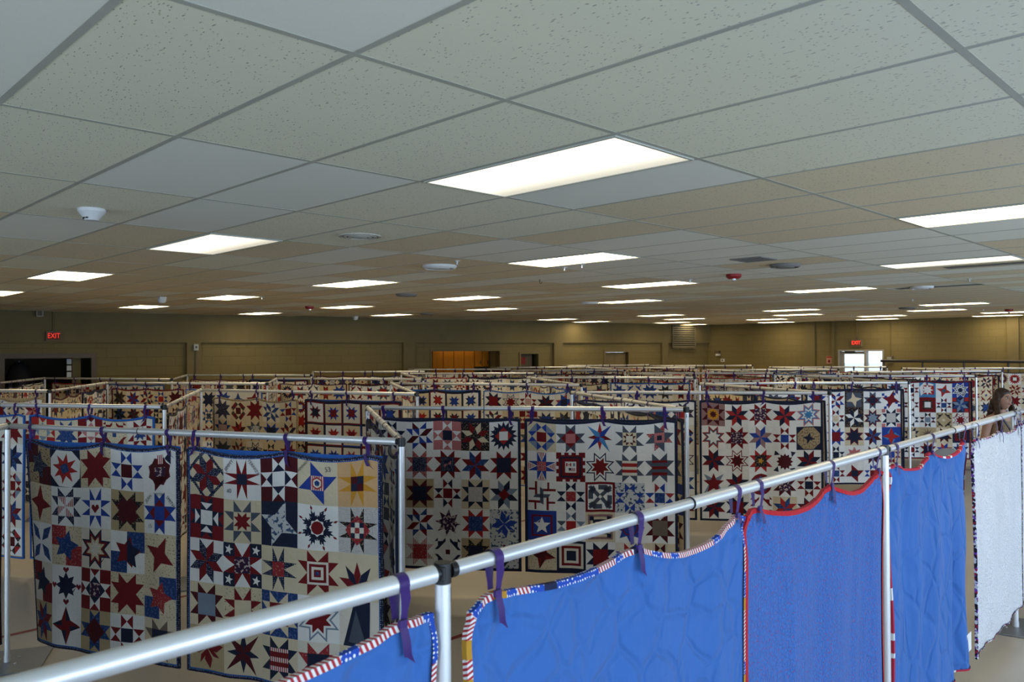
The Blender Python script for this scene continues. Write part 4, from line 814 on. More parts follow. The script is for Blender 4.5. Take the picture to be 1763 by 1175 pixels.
for row, spans in ROWS.items():
    cnt = {'P': 0, 'R': 0}; pts = []
    for si, (kind, a, b_) in enumerate(spans):
        o_ = ORD[cnt[kind]]; cnt[kind] += 1
        crossbar(a, b_, 'silver crossbar, %s %s one from the left in the %s zigzag row' % (o_, bar_word(kind), row), 'crossbars of the zigzag rows', random.uniform(0.36, 0.46))
        for p in (a, b_):
            if not any((p - q).length < 0.05 for q in pts): pts.append(p)
        d = (b_ - a).normalized(); n = Vector((d.y, -d.x, 0)); east = True
        if kind == 'R' and n.dot(-a) < 0: d = -d; a, b_ = b_, a; east = False
        L = (b_ - a).length; W = min(1.365, (L - 0.20) / 2); g0 = (L - 2 * W) / 3
        dist = ((a + b_) / 2).length
        if a.length > 26: continue
        for h in (0, 1):
            qid += 1; rg = random.Random(qid * 31 + 5); s0 = g0 * 1.2 + h * (W + g0 * 0.6); pos = a + d * (s0 + W / 2)
            cells_ = 6 if dist < 6 else 4 if dist < 10 else 3 if dist < 14 else 2
            kn = KNOWN.get((row, si, h)); tone = rg.choice(['WWWI', 'WICC', 'WWIC', 'CCIK', 'WIWI']); n_ = 5
            q = Quilt(pos, d, W, 1.365 if W > 1.3 else W + 0.03, seed=qid, n=n_, m=n_, cells=cells_, sag=rg.uniform(0.02, 0.042), fold=rg.uniform(0.006, 0.013) * (1.5 if kind == 'R' else 1), curl=0.14 if (row, si, h) == ('first', 1, 0) else 0.0, ties=(0.05 + rg.uniform(0, 0.03), 0.5 + rg.uniform(-0.05, 0.05), 0.95 - rg.uniform(0, 0.03)))
            sash = (row, si, h) in (('second', 2, 1), ('second', 4, 0), ('fourth', 3, 1))
            if kn: grid, bc, lab = kn
            elif sash: grid = sashed_grid(rg, 5, 5); bc = 'navy'; lab = 'sashed quilt of separate framed stars, %s on %s row %s facing bar' % (BN[h], row, o_)
            else:
                grid = [[rnd_block(rg, tone) for _ in range(n_)] for _ in range(n_)]; bc = rg.choice(list(BIND)) if not (row == 'first' and kind == 'R') else 'navy'
                lab = 'patchwork star quilt with %s binding, %s one on %s row %s %s bar' % (bc, BN[h], row, o_, bar_word(kind))
            for r in range(n_):
                for c in range(n_):
                    bo = q.block(r, c, grid[r][c])
                    if kn and grid is Q1R and r == 0 and c == 1:
                        inscribe(bo, q, r, c, 'JIMMY', 0.18, 0.17, 0.032, 0.85, M_ink); inscribe(bo, q, r, c, 'TERNIZA', 0.83, 0.2, 0.028, -0.9, M_ink); inscribe(bo, q, r, c, '40', 0.17, 0.8, 0.036, 0.15, M_ink)
                    if kn and grid is Q1R and r == 0 and c == 3: inscribe(bo, q, r, c, '53', 0.78, 0.17, 0.04, 0.15, M_ink); inscribe(bo, q, r, c, 'KENNEDY', 0.16, 0.13, 0.022, 0.75, M_ink)
                    if kn and grid is Q1L and r == 1 and c == 4: inscribe(bo, q, r, c, 'JEAN', 0.16, 0.15, 0.03, 0.8, M_ink); inscribe(bo, q, r, c, 'PETER', 0.52, 0.05, 0.024, 0.05, M_ink); inscribe(bo, q, r, c, 'SMITH', 0.85, 0.22, 0.03, -0.85, M_ink); inscribe(bo, q, r, c, '15', 0.2, 0.82, 0.034, 0.3, M_ink)
            bk = BACKS[rg.choice(['navy', 'blue', 'tan', 'navy', 'maroon', 'white'])] if not kn else BACKS['royal'] if row == 'first' and si == 1 else BACKS['navy']
            q.backing(bk); q.binding(FAB['n'] if kn and si == 1 else BIND[bc])
            if kn or sash or rg.random() < 0.35: q.lip(BACKS['royal'] if (row == 'first' and si == 1) or sash else bk)
            q.add_ties()
            tag(q.root, lab, 'quilt', 'patchwork quilts on the zigzag rows')
    for i, p in enumerate(pts): make_post(p, 0.6 + i * 1.3, 'silver upright post, %s from the left in the %s zigzag row' % (ORD[i], row), 'posts of the zigzag rows')

# ------------------------------------------------------------------ front run: quilts hung with their plain backs to the camera
def quilted(name, c, pat, c2=None):
    m, nt, b = base_mat(name, c, 0.85, 0, 0.2); b.inputs['Sheen Weight'].default_value = 0.1
    uv = nn(nt, 'ShaderNodeTexCoord'); L = nt.links.new
    def noise(sc, st=(1, 1, 1), det=2):
        mp = nn(nt, 'ShaderNodeMapping'); mp.inputs['Scale'].default_value = st; L(uv.outputs['UV'], mp.inputs[0]); n = nn(nt, 'ShaderNodeTexNoise'); n.inputs['Scale'].default_value = sc; n.inputs['Detail'].default_value = det; L(mp.outputs[0], n.inputs[0]); return n
    def bump(h, dist, strength, prev=None):
        q = nn(nt, 'ShaderNodeBump'); q.inputs['Distance'].default_value = dist; q.inputs['Strength'].default_value = strength; L(h, q.inputs['Height'])
        if prev: L(prev, q.inputs['Normal'])
        return q.outputs[0]
    def stitched(sc, st, warp, width):
        mp = nn(nt, 'ShaderNodeMapping'); mp.inputs['Scale'].default_value = st; L(uv.outputs['UV'], mp.inputs[0])
        w = nn(nt, 'ShaderNodeTexNoise'); w.inputs['Scale'].default_value = sc * 0.8; L(mp.outputs[0], w.inputs[0])
        s_ = nn(nt, 'ShaderNodeVectorMath', operation='SCALE'); s_.inputs['Scale'].default_value = warp; L(w.outputs[1], s_.inputs[0]); a = nn(nt, 'ShaderNodeVectorMath', operation='ADD'); L(mp.outputs[0], a.inputs[0]); L(s_.outputs[0], a.inputs[1])
        v = nn(nt, 'ShaderNodeTexVoronoi', feature='DISTANCE_TO_EDGE'); v.inputs['Scale'].default_value = sc; L(a.outputs[0], v.inputs[0])
        r = nn(nt, 'ShaderNodeMapRange'); r.interpolation_type = 'SMOOTHSTEP'; r.inputs['From Max'].default_value = width; L(v.outputs['Distance'], r.inputs[0]); return r.outputs[0]
    big = noise(3.0, (1, 0.6, 1), 3)
    col = nn(nt, 'ShaderNodeMix', data_type='RGBA'); col.inputs[6].default_value = (*c, 1); col.inputs[7].default_value = (*[x * 0.85 for x in c], 1); L(big.outputs[0], col.inputs[0]); out = col.outputs[2]
    if pat == 'petal':
        h = stitched(6.5, (1, 1, 1), 0.13, 0.16); nrm = bump(h, 0.012, 0.7); nrm = bump(noise(14, (1, 1, 1)).outputs[0], 0.012, 0.4, nrm); nrm = bump(noise(8, (1.6, 0.4, 1)).outputs[0], 0.02, 0.5, nrm)
    elif pat == 'stipple':
        h = stitched(55, (1, 1, 1), 0.02, 0.25); nrm = bump(h, 0.006, 0.6); nrm = bump(noise(20, (1.6, 0.3, 1)).outputs[0], 0.016, 0.6, nrm)
        th = nn(nt, 'ShaderNodeMath', operation='LESS_THAN'); th.inputs[1].default_value = 0.05; L(h, th.inputs[0]); gt = nn(nt, 'ShaderNodeMath', operation='GREATER_THAN'); gt.inputs[1].default_value = 0.53; L(noise(70).outputs[0], gt.inputs[0])
        mu = nn(nt, 'ShaderNodeMath', operation='MULTIPLY'); L(th.outputs[0], mu.inputs[0]); L(gt.outputs[0], mu.inputs[1]); mx = nn(nt, 'ShaderNodeMix', data_type='RGBA'); L(mu.outputs[0], mx.inputs[0]); L(out, mx.inputs[6]); mx.inputs[7].default_value = (*c2, 1); out = mx.outputs[2]
    elif pat == 'chevron':
        h = stitched(7.0, (1.0, 0.62, 1), 0.05, 0.12); nrm = bump(h, 0.012, 0.7); nrm = bump(noise(9, (1.5, 0.35, 1)).outputs[0], 0.022, 0.6, nrm)
    else:
        h = stitched(42, (1, 1, 1), 0.03, 0.3); nrm = bump(h, 0.008, 0.7); nrm = bump(noise(40).outputs[0], 0.014, 0.6, nrm)
    L(nrm, b.inputs['Normal']); L(out, b.inputs['Base Color']); return m
def binding_print(name, kind):
    m, nt, b = base_mat(name, (0.5, 0.5, 0.5), 0.85, 0, 0.2); L = nt.links.new; uv = nn(nt, 'ShaderNodeTexCoord'); sp = nn(nt, 'ShaderNodeSeparateXYZ'); L(uv.outputs['UV'], sp.inputs[0])
    def math_(op, a, v): n = nn(nt, 'ShaderNodeMath', operation=op); L(a, n.inputs[0]); n.inputs[1].default_value = v; return n.outputs[0]
    def mix(f, a, c): n = nn(nt, 'ShaderNodeMix', data_type='RGBA'); L(f, n.inputs[0]); (L(a, n.inputs[6]) if not isinstance(a, tuple) else setattr(n.inputs[6], 'default_value', (*a, 1))); (L(c, n.inputs[7]) if not isinstance(c, tuple) else setattr(n.inputs[7], 'default_value', (*c, 1))); return n.outputs[2]
    u = sp.outputs['X']
    if kind == 'flag':
        wn = nn(nt, 'ShaderNodeTexWhiteNoise', noise_dimensions='1D'); L(math_('FLOOR', math_('MULTIPLY', u, 22.0), 0), wn.inputs['W']); r = wn.outputs['Value']
        ob = nn(nt, 'ShaderNodeMath', operation='ADD'); L(u, ob.inputs[0]); L(math_('MULTIPLY', sp.outputs['Y'], 0.5), ob.inputs[1])
        st = mix(math_('GREATER_THAN', math_('SINE', math_('MULTIPLY', ob.outputs[0], 480.0), 0), 0.0), (0.40, 0.03, 0.04), (0.75, 0.74, 0.74))
        vo = nn(nt, 'ShaderNodeTexVoronoi'); vo.inputs['Scale'].default_value = 95; vo.inputs['Randomness'].default_value = 0.3; L(uv.outputs['UV'], vo.inputs[0])
        bl = mix(math_('LESS_THAN', vo.outputs['Distance'], 0.28), (0.02, 0.07, 0.40), (0.75, 0.77, 0.8))
        c = mix(math_('GREATER_THAN', r, 0.5), st, bl); c = mix(math_('GREATER_THAN', r, 0.84), c, (0.48, 0.25, 0.03)); c = mix(math_('GREATER_THAN', r, 0.92), c, (0.015, 0.02, 0.06))
    elif kind == 'dash':
        wn = nn(nt, 'ShaderNodeTexNoise', noise_dimensions='1D'); wn.inputs['Scale'].default_value = 14; L(u, wn.inputs['W']); c = mix(math_('GREATER_THAN', wn.outputs[0], 0.62), (0.45, 0.03, 0.06), (0.75, 0.72, 0.72))
    else:
        vo = nn(nt, 'ShaderNodeTexVoronoi'); vo.inputs['Scale'].default_value = 75; L(uv.outputs['UV'], vo.inputs[0]); s2 = nn(nt, 'ShaderNodeSeparateColor'); L(vo.outputs['Color'], s2.inputs[0])
        c = mix(math_('GREATER_THAN', s2.outputs[0], 0.5), (0.02, 0.015, 0.03), (0.7, 0.7, 0.72)); c = mix(math_('GREATER_THAN', s2.outputs[1], 0.8), c, (0.18, 0.06, 0.40)); c = mix(math_('GREATER_THAN', s2.outputs[2], 0.88), c, (0.35, 0.02, 0.05))
    L(c, b.inputs['Base Color']); return m
BLUE = (0.045, 0.150, 0.46)
M_petal = quilted('blue_petal_quilting', BLUE, 'petal'); M_stip = quilted('blue_stipple_quilting', (0.052, 0.155, 0.48), 'stipple', (0.22, 0.06, 0.20)); M_chev = quilted('blue_chevron_quilting', BLUE, 'chevron'); M_wq = quilted('white_crinkle_quilting', (0.74, 0.75, 0.78), 'fine')
M_flag = binding_print('flag_print_binding', 'flag'); M_dash = binding_print('red_white_binding', 'dash'); M_speck = binding_print('speckled_binding', 'speck'); M_redb = fabric('bright_red_binding', (0.50, 0.02, 0.03))
FR = [Pt(-2.2, -0.33), Pt(-0.16, 1.82), Pt(1.83, 3.94), Pt(3.79, 6.06), Pt(5.80, 8.16)]
FL = ['leftmost thick crossbar of the front run, cut off by the left edge', 'long front crossbar between the two tall near posts', 'front crossbar over the blue and white quilts before the far right post', 'last front crossbar leaving the picture at the right edge']
for i in range(4): crossbar(FR[i], FR[i + 1], FL[i], 'crossbars of the front run', (0.4, 0.37, 0.42, 0.4)[i])
PLAB = [None, 'nearest silver post of the front run with black connector', 'second front post between the red bound and dotted blue quilts', 'third front post behind the white quilts with visible base plate', 'front post beyond the right edge of the picture']
for i in range(1, 4): make_post(FR[i], math.atan2(V.y, V.x) + (0.55 if i == 1 else 0.2), PLAB[i], 'posts of the front run')
def front_quilt(span, s0, W, mat, bind, label, seed, ties, sags, fold=0.012, kinds=None, bw=0.013, H=1.365, tens=1.0):
    a = FR[span]; d = (FR[span + 1] - a).normalized(); q = Quilt(a + d * (s0 + W / 2), d, W, H, seed=seed, n=5, m=5, cells=13, sag=0.04, fold=fold, ties=ties)
    q.sags = sags; q.tens = tens; q.P = [[q.drape(x, t) for t in q.ts] for x in q.xs]
    q.backing(mat, smooth=True); q.binding(bind, bw); q.add_ties(kinds); q.root['label'] = label; q.root['category'] = 'quilt'; q.root['group'] = 'quilts hung back to front on the front run'
    return q
L0 = (FR[1] - FR[0]).length
front_quilt(0, L0 - 0.03 - 1.37, 1.37, M_petal, M_flag, 'blue quilt back with flag print binding, left of the nearest post', 901, (0.06, 0.32, 0.93), [0.03, 0.03, 0.045, 0.01], kinds=[0, 0, 2])
front_quilt(1, 0.073, 1.357, M_petal, M_flag, 'blue quilt back with flag print binding, right of the nearest post', 902, (0.068, 0.51, 0.959), [0.05, 0.022, 0.06, 0.03], kinds=[2, 2, 3])
front_quilt(1, 1.448, 1.387, M_stip, M_redb, 'blue quilt back with solid red binding', 903, (0.068, 0.554, 0.965), [0.03, 0.05, 0.06, 0.03], fold=0.010, kinds=[0, 2, 1], bw=0.014)
q4 = front_quilt(2, 0.024, 1.47, M_chev, M_dash, 'blue quilt back with red and white binding, beside the white one', 904, (0.075, 0.50, 0.955), [0.02, 0.055, 0.055, 0.02], fold=0.020, kinds=[0, 3, 3], tens=1.6, bw=0.009)
lx, ly, lz = q4.drape(1.33, 1.22); MB().box((lx - 0.05, ly - 0.006, lz - 0.05), (lx + 0.05, ly - 0.004, lz + 0.06)).build('name_label', FAB['W'], q4.root)
q5 = front_quilt(2, 1.525, 1.40, M_wq, M_speck, 'white quilted back with dark speckled binding', 905, (0.05, 0.53, 0.95), [0.02, 0.015, 0.03, 0.02], fold=0.008, kinds=[0, 2, 2], bw=0.006, tens=0.4)
q6 = front_quilt(3, 0.05, 1.37, M_wq, M_speck, 'white quilt back cut off by the right edge of the picture', 906, (0.06, 0.5, 0.95), [0.02, 0.02, 0.03, 0.02], fold=0.008, kinds=[1, 2, 2], bw=0.006, tens=0.4)
for q_ in (q5, q6): q_.root.location += Vector((0.72, -0.69, 0)) * 0.034

# ------------------------------------------------------------------ left wall: openings, doors, fittings
M_frame = noise_mat('brown_door_frame', (0.115, 0.085, 0.055), scale=5, rough=0.5)
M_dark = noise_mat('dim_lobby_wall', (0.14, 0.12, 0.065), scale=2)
M_oak = noise_mat('oak_veneer', (0.52, 0.19, 0.014), (0.38, 0.135, 0.006), scale=3, rough=0.7, spec=0.15, stretch=(6, 6, 0.6))
M_counter = noise_mat('dark_counter', (0.03, 0.03, 0.035), scale=10, rough=0.3)
def niche(w, a0, a1, z0, z1, depth, name, mat):
    t = 0.05
    for nm, (p, q, r, s_, o0, o1) in zip(('back', 'left', 'right', 'top', 'bottom'), ((a0 - t, a1 + t, z0 - t, z1 + t, -0.2 - depth - t, -0.2 - depth), (a0 - t, a0, z0 - t, z1 + t, -0.2 - depth, -0.2), (a1, a1 + t, z0 - t, z1 + t, -0.2 - depth, -0.2), (a0, a1, z1, z1 + t, -0.2 - depth, -0.2), (a0, a1, z0 - t, z0, -0.2 - depth, -0.2))): tag(w.thing(name + '_' + nm, p, q, r, s_, o0, o1, mat), kind='structure')
def door_frame(w, a0, a1, z0, z1, wd, name, mat, out=0.03):
    mb = MB()
    for (p, q, r, s_) in ((a0 - wd, a0, z0, z1 + wd), (a1, a1 + wd, z0, z1 + wd), (a0, a1, z1, z1 + wd)): w.box(mb, p, q, r, s_, -0.2, out)
    return tag(mb.build(name, mat), kind='structure')
niche(wl, lob0 - 0.3, lob1 + 0.6, 0.0, 2.4, 3.2, 'wall_lobby', M_dark)
door_frame(wl, lob0, lob1, 0, lobz, 0.10, 'door_1', M_frame)
# lobby contents: potted plant, coat stand with dark coat, notices on the side column
def leaf_plant(pos, label):
    r = empty('potted_plant', pos); M_leaf = noise_mat('dark_leaf', (0.02, 0.035, 0.012), scale=8); M_pot = noise_mat('dark_pot', (0.05, 0.03, 0.02), scale=6)
    MB().lathe([(0.16, 0), (0.22, 0.35), (0.24, 0.36), (0.24, 0.42), (0.20, 0.42), (0.19, 0.38)], 20).build('pot', M_pot, r, smooth=True)
    MB().tube((0, 0, 0.36), (0.02, 0, 1.3), 0.022, 8, r2=0.012).build('stem', M_frame, r)
    rg = random.Random(3)
    for k in range(26):
        a = k * 2.4; h = 0.75 + 0.6 * rg.random(); l = 0.40 + 0.2 * rg.random(); mb = MB(); vs = []
        for i in range(7):
            f = i / 6; rr = 0.03 + l * f; z = h + 0.45 * l * math.sin(f * 2.2); w_ = 0.05 * math.sin(PI * min(0.98, f * 0.9 + 0.08)) + 0.004
            c = (math.cos(a) * rr, math.sin(a) * rr); n = (-math.sin(a) * w_, math.cos(a) * w_); vs += [(c[0] + n[0], c[1] + n[1], z), (c[0], c[1], z - 0.015), (c[0] - n[0], c[1] - n[1], z)]
        mb.add(vs, [(3 * i + q, 3 * i + q + 1, 3 * i + q + 4, 3 * i + q + 3) for i in range(6) for q in range(2)]); mb.build('leaf', M_leaf, r)
    return tag(r, label, 'plant')
lobc = (lob0 + lob1) / 2
leaf_plant(Vector(wl.pt(lob0 + (lob1 - lob0) * 0.66, -0.9, 0.012)), 'dark potted plant in the dim doorway at the far left')
cs = empty('coat_stand', Vector(wl.pt(lob0 + 0.30, -0.75, 0.005)))
MB().tube((0, 0, 0.03), (0, 0, 1.95), 0.02, 10).build('pole', M_counter, cs); MB().lathe([(0.22, 0), (0.2, 0.03), (0.03, 0.05)], 20).build('base', M_counter, cs)
for k in range(4): MB().tube((0, 0, 1.82), (0.14 * math.cos(k * PI / 2), 0.14 * math.sin(k * PI / 2), 1.92), 0.009, 8).build('hook', M_counter, cs)
MB().lathe([(0.06, 1.9), (0.17, 1.82), (0.24, 1.6), (0.26, 1.2), (0.28, 0.8), (0.2, 0.78)], 16).build('coat', noise_mat('black_cloth', (0.01, 0.01, 0.013), scale=5, bump=0.4), cs, smooth=True)
tag(cs, 'coat stand with black coat inside the far left doorway', 'coat stand')
colm = wl.thing('trim_20', lob1 - 0.32, lob1 - 0.16, 0, 2.38, -0.45, -0.28, M_beige); tag(colm, kind='structure')
for k, z in enumerate((1.86, 1.72, 1.58)):
    tag(wl.thing('paper_notice', lob1 - 0.42, lob1 - 0.33, z, z + 0.11, -0.33, -0.327, FAB['W'], bevel=0.0004), ('upper', 'middle', 'lowest')[k] + ' white paper notice by the column in the far left doorway', 'notice', 'paper notices')
# kitchen hatch with oak cabinets
niche(wl, kit0 - 0.05, kit1 + 0.05, 0.0, kitz + 0.25, 0.75, 'wall_kitchen', M_beige)
door_frame(wl, kit0, kit1, 1.0, kitz, 0.05, 'window_1', M_beige, 0.015)
KN = 5; KW = (kit1 - kit0) * 0.78 / KN
def cabinet(a0, a1, z0, z1, label, off=-0.94, dep=0.35, doors=1):
    r = empty('oak_cabinet', Vector(wl.pt((a0 + a1) / 2, off + dep / 2, z0)))
    def add(name, *g): o = wl.thing(name, *g[:6], g[6]); o.parent = r; o.matrix_parent_inverse = Matrix.Translation(-r.location); return o
    add('body', a0 + 0.004, a1 - 0.004, z0, z1, off, off + dep, M_oak)
    for k in range(doors):
        b0 = a0 + (a1 - a0) * k / doors + 0.015; b1 = a0 + (a1 - a0) * (k + 1) / doors - 0.015; add('door', b0, b1, z0 + 0.02, z1 - 0.02, off + dep, off + dep + 0.02, M_oak); add('handle', b1 - 0.05, b1 - 0.035, z0 + 0.08, z0 + 0.18, off + dep + 0.02, off + dep + 0.04, M_counter)
    return tag(r, label, 'cabinet', 'oak kitchen cabinets')
for k in range(KN): cabinet(kit0 + k * KW, kit0 + (k + 1) * KW, 0.0, kitz + 0.1, 'tall oak cabinet in the lit kitchen hatch, %s from the left' % ORD[k])
cabinet(kit0 + KN * KW + 0.02, kit1 + 0.02, 1.62, kitz + 0.1, 'short oak wall cabinet at the right of the kitchen hatch', doors=2)
tag(wl.thing('counter_top', kit0 + KN * KW + 0.02, kit1 + 0.02, 0.9, 0.95, -0.94, -0.50, M_counter), 'dark counter top under the short oak cabinet', 'counter')
cabinet(kit0 + KN * KW + 0.02, kit1 + 0.02, 0.005, 0.9, 'low oak cabinet under the dark counter top', doors=2)
kl = empty('kitchen_light', Vector(wl.pt((kit0 + kit1) / 2, -0.42, kitz + 0.14)), math.atan2(wl.d.y, wl.d.x))
MB().box((-0.7, -0.09, 0.03), (0.7, 0.09, 0.08)).build('housing', M_white, kl); MB().box((-0.68, -0.07, 0.0), (0.68, 0.07, 0.03)).build('diffuser', emit_mat('kitchen_lens', (1.0, 0.70, 0.26), 2.2), kl); tag(kl, 'strip light inside the kitchen hatch, above its opening', 'ceiling light')
# dark door with red sign, double door
M_bdoor = noise_mat('dark_brown_door', (0.075, 0.058, 0.035), scale=4, rough=0.5); M_tdoor = noise_mat('tan_steel_door', (0.20, 0.15, 0.075), scale=4, rough=0.5)
door_frame(wl, d20, d21, 0, d2z, 0.06, 'door_2', M_beige); niche(wl, d20 - 0.1, d21 + 0.1, 0, d2z + 0.1, 1.2, 'wall_corridor', M_dark)
o = wl.thing('door_leaf', d20 + 0.02, d20 + (d21 - d20) * 0.80, 0.01, d2z - 0.02, -0.16, -0.12, M_bdoor); o.name = 'door_3'; tag(o, kind='structure')
tag(wl.thing('door_sign', d20 + 0.04, d20 + (d21 - d20) * 0.42, d2z - 0.30, d2z - 0.10, -0.12, -0.112, noise_mat('dim_red_sign', (0.20, 0.015, 0.02), scale=9), bevel=0.001), 'small dark red sign on the dark doorway right of the kitchen hatch', 'sign')
door_frame(wl, d30, d31, 0, d3z, 0.07, 'door_4', M_tdoor)
mid = (d30 + d31) / 2
for k, (p, q) in enumerate(((d30, mid - 0.004), (mid + 0.004, d31))):
    o = tag(wl.thing('door_%d' % (5 + k), p, q, 0.01, d3z - 0.005, -0.15, -0.10, M_tdoor), kind='structure')
    wl.thing('push_bar', p + 0.08, q - 0.08, 1.0, 1.06, -0.10, -0.05, M_counter, o)
# louvred vent
lvr = empty('wall_louvre', Vector(wl.pt((lv0 + lv1) / 2, 0.09, lvb)))
def kid(w, root, name, *g):
    o = w.thing(name, *g[:6], g[6]); o.parent = root; o.matrix_parent_inverse = Matrix.Translation(-root.location); return o
M_lou = noise_mat('grey_louvre', (0.16, 0.14, 0.09), scale=4, rough=0.5)
kid(wl, lvr, 'back_plate', lv0, lv1, lvb, lvz, 0.091, 0.10, M_slot)
for (p, q, r, s_) in ((lv0, lv1, lvb, lvb + 0.03), (lv0, lv1, lvz - 0.03, lvz), (lv0, lv0 + 0.03, lvb, lvz), (lv1 - 0.03, lv1, lvb, lvz)): kid(wl, lvr, 'frame', p, q, r, s_, 0.10, 0.14, M_lou)
for k in range(10): z = lvb + 0.04 + (lvz - lvb - 0.07) * k / 10; kid(wl, lvr, 'slat', lv0 + 0.03, lv1 - 0.03, z, z + (lvz - lvb) * 0.055, 0.10, 0.125, M_lou)
tag(lvr, 'dark louvred vent high on the wall near the far corner', 'vent')
def exit_sign(w, x0, x1, y0, y1, off, label, glow):
    a0, z1 = w.hit(x0, y0); a1, z0 = w.hit(x1, y1); r = empty('exit_sign', Vector(w.pt((a0 + a1) / 2, off, z0)))
    kid(w, r, 'housing', a0, a1, z0, z1, off + 0.002, off + 0.07, noise_mat('sign_housing', (0.22, 0.17, 0.11), scale=5)); kid(w, r, 'face', a0 + 0.02, a1 - 0.02, z0 + 0.02, z1 - 0.02, off + 0.07, off + 0.074, noise_mat('sign_face', (0.16, 0.05, 0.035), scale=5))
    me = text_mesh('EXIT', (z1 - z0) * 0.78, 0.003); sx = (a1 - a0) * 0.80 / max(1e-3, max(v.co.x for v in me.vertices) - min(v.co.x for v in me.vertices))
    for v in me.vertices: v.co = w.pt((a0 + a1) / 2 + v.co.x * sx, off + 0.078 + v.co.z, (z0 + z1) / 2 + v.co.y)
    me.materials.clear(); me.materials.append(emit_mat('exit_red_%g' % glow, (1.0, 0.05, 0.03), glow)); o = mesh_obj('lettering', me, r); o.matrix_parent_inverse = Matrix.Translation(-r.location)
    kid(w, r, 'canopy_mount', (a0 + a1) / 2 - 0.03, (a0 + a1) / 2 + 0.03, z1, z1 + 0.03, off + 0.01, off + 0.06, M_frame)
    return tag(r, label, 'exit sign')
exit_sign(wl, 78, 104, 571, 587, 0.09, 'lit red EXIT sign on the left wall above the wide doorway', 0.8)
a_, z_ = wl.hit(91, 570); tag(wl.thing('conduit', a_ - 0.015, a_ + 0.015, z_ + 0.03, ZC - 0.01, 0.092, 0.12, M_beige, bevel=0.004), 'painted conduit running up from the left EXIT sign', 'conduit')
a_, z_ = wl.hit(67, 540); r = empty('wall_speaker', Vector(wl.pt(a_, 0.09, z_ - 0.06))); kid(wl, r, 'body', a_ - 0.06, a_ + 0.06, z_ - 0.07, z_ + 0.06, 0.092, 0.2, noise_mat('cream_plastic', (0.5, 0.46, 0.36), scale=4)); kid(wl, r, 'grille', a_ - 0.045, a_ + 0.045, z_ - 0.055, z_ + 0.045, 0.2, 0.204, M_frame); tag(r, 'small cream box high on the left wall near the ceiling', 'speaker')
a_, z_ = wl.hit(335, 598.5); r = empty('junction_box', Vector(wl.pt(a_, 0.09, z_ - 0.08))); kid(wl, r, 'box', a_ - 0.05, a_ + 0.05, z_ - 0.07, z_ + 0.07, 0.092, 0.15, noise_mat('pale_box', (0.45, 0.48, 0.45), scale=4)); kid(wl, r, 'knob', a_ - 0.015, a_ + 0.015, z_ - 0.02, z_ + 0.03, 0.15, 0.165, M_counter); kid(wl, r, 'conduit', a_ - 0.012, a_ + 0.012, 0.3, z_ - 0.07, 0.092, 0.115, M_frame); tag(r, 'pale switch box with conduit on the wall pilaster', 'switch box')
# ------------------------------------------------------------------ far wall: exit door, side light, signs
M_dframe = noise_mat('grey_door_frame', (0.34, 0.34, 0.33), scale=5, rough=0.45)
dz = exz; mb = MB(); fw_ = 0.05
for (p, q, r, s_) in ((exd0, exd0 + fw_, 0, dz), (exd1 - 0.02, exd1 + fw_, 0, dz), (sl1 - fw_, sl1, 0, dz), (exd0 + fw_, exd1 - 0.02, dz - fw_, dz), (exd1 + fw_, sl1 - fw_, dz - fw_, dz), (exd1 + fw_, sl1 - fw_, 0, 0.3)): wr.box(mb, p, q, r, s_, -0.15, 0.02)
fr_ = tag(mb.build('door_7', M_dframe), kind='structure'); wr.thing('pane', exd1 + fw_, sl1 - fw_, 0.3, dz - fw_, -0.07, -0.062, M_glass, fr_)
gp0, _ = wr.hit(1452, 612); gp1, _ = wr.hit(1487, 612); _, gpz = wr.hit(1470, 610); mb = MB(); e0, e1 = exd0 + fw_ + 0.005, exd1 - 0.025
for (p, q, r, s_) in ((e0, gp0, 0.01, dz - fw_ - 0.005), (gp1, e1, 0.01, dz - fw_ - 0.005), (gp0, gp1, gpz, dz - fw_ - 0.005), (gp0, gp1, 0.01, 0.25)): wr.box(mb, p, q, r, s_, -0.10, -0.055)
dl = tag(mb.build('door_8', M_dframe), kind='structure'); wr.thing('pane', gp0, gp1, 0.25, gpz, -0.08, -0.072, M_glass, dl); wr.thing('door_closer', e0 + 0.15, e0 + 0.45, gpz + 0.03, gpz + 0.09, -0.055, 0.0, M_counter, dl); wr.thing('push_bar', e0 + 0.05, e1 - 0.05, 1.0, 1.05, -0.055, 0.0, M_alu, dl)
exit_sign(wr, 1466.5, 1485, 585, 596.5, 0.0, 'lit red EXIT sign above the glazed door on the far wall', 1.6)
a_, _ = wr.hit(1475, 570); _, z_ = wr.hit(1475, 584); tag(wr.thing('conduit', a_ - 0.02, a_ + 0.02, z_ + 0.03, ZC - 0.01, 0.002, 0.03, M_beige, bevel=0.004), 'painted conduit running up from the far EXIT sign', 'conduit')
a_, z_ = wr.hit(1428, 619); r = empty('fire_alarm_sign', Vector(wr.pt(a_, 0, z_ - 0.12))); kid(wr, r, 'plate', a_ - 0.09, a_ + 0.09, z_ - 0.14, z_ + 0.10, 0.002, 0.02, noise_mat('pale_red_plate', (0.55, 0.28, 0.22), scale=5)); kid(wr, r, 'symbol', a_ - 0.03, a_ + 0.03, z_ - 0.1, z_ - 0.02, 0.02, 0.03, FAB['D']); kid(wr, r, 'top_band', a_ - 0.08, a_ + 0.08, z_ + 0.05, z_ + 0.09, 0.02, 0.024, FAB['R']); tag(r, 'small red and white alarm plate left of the glazed door', 'sign')
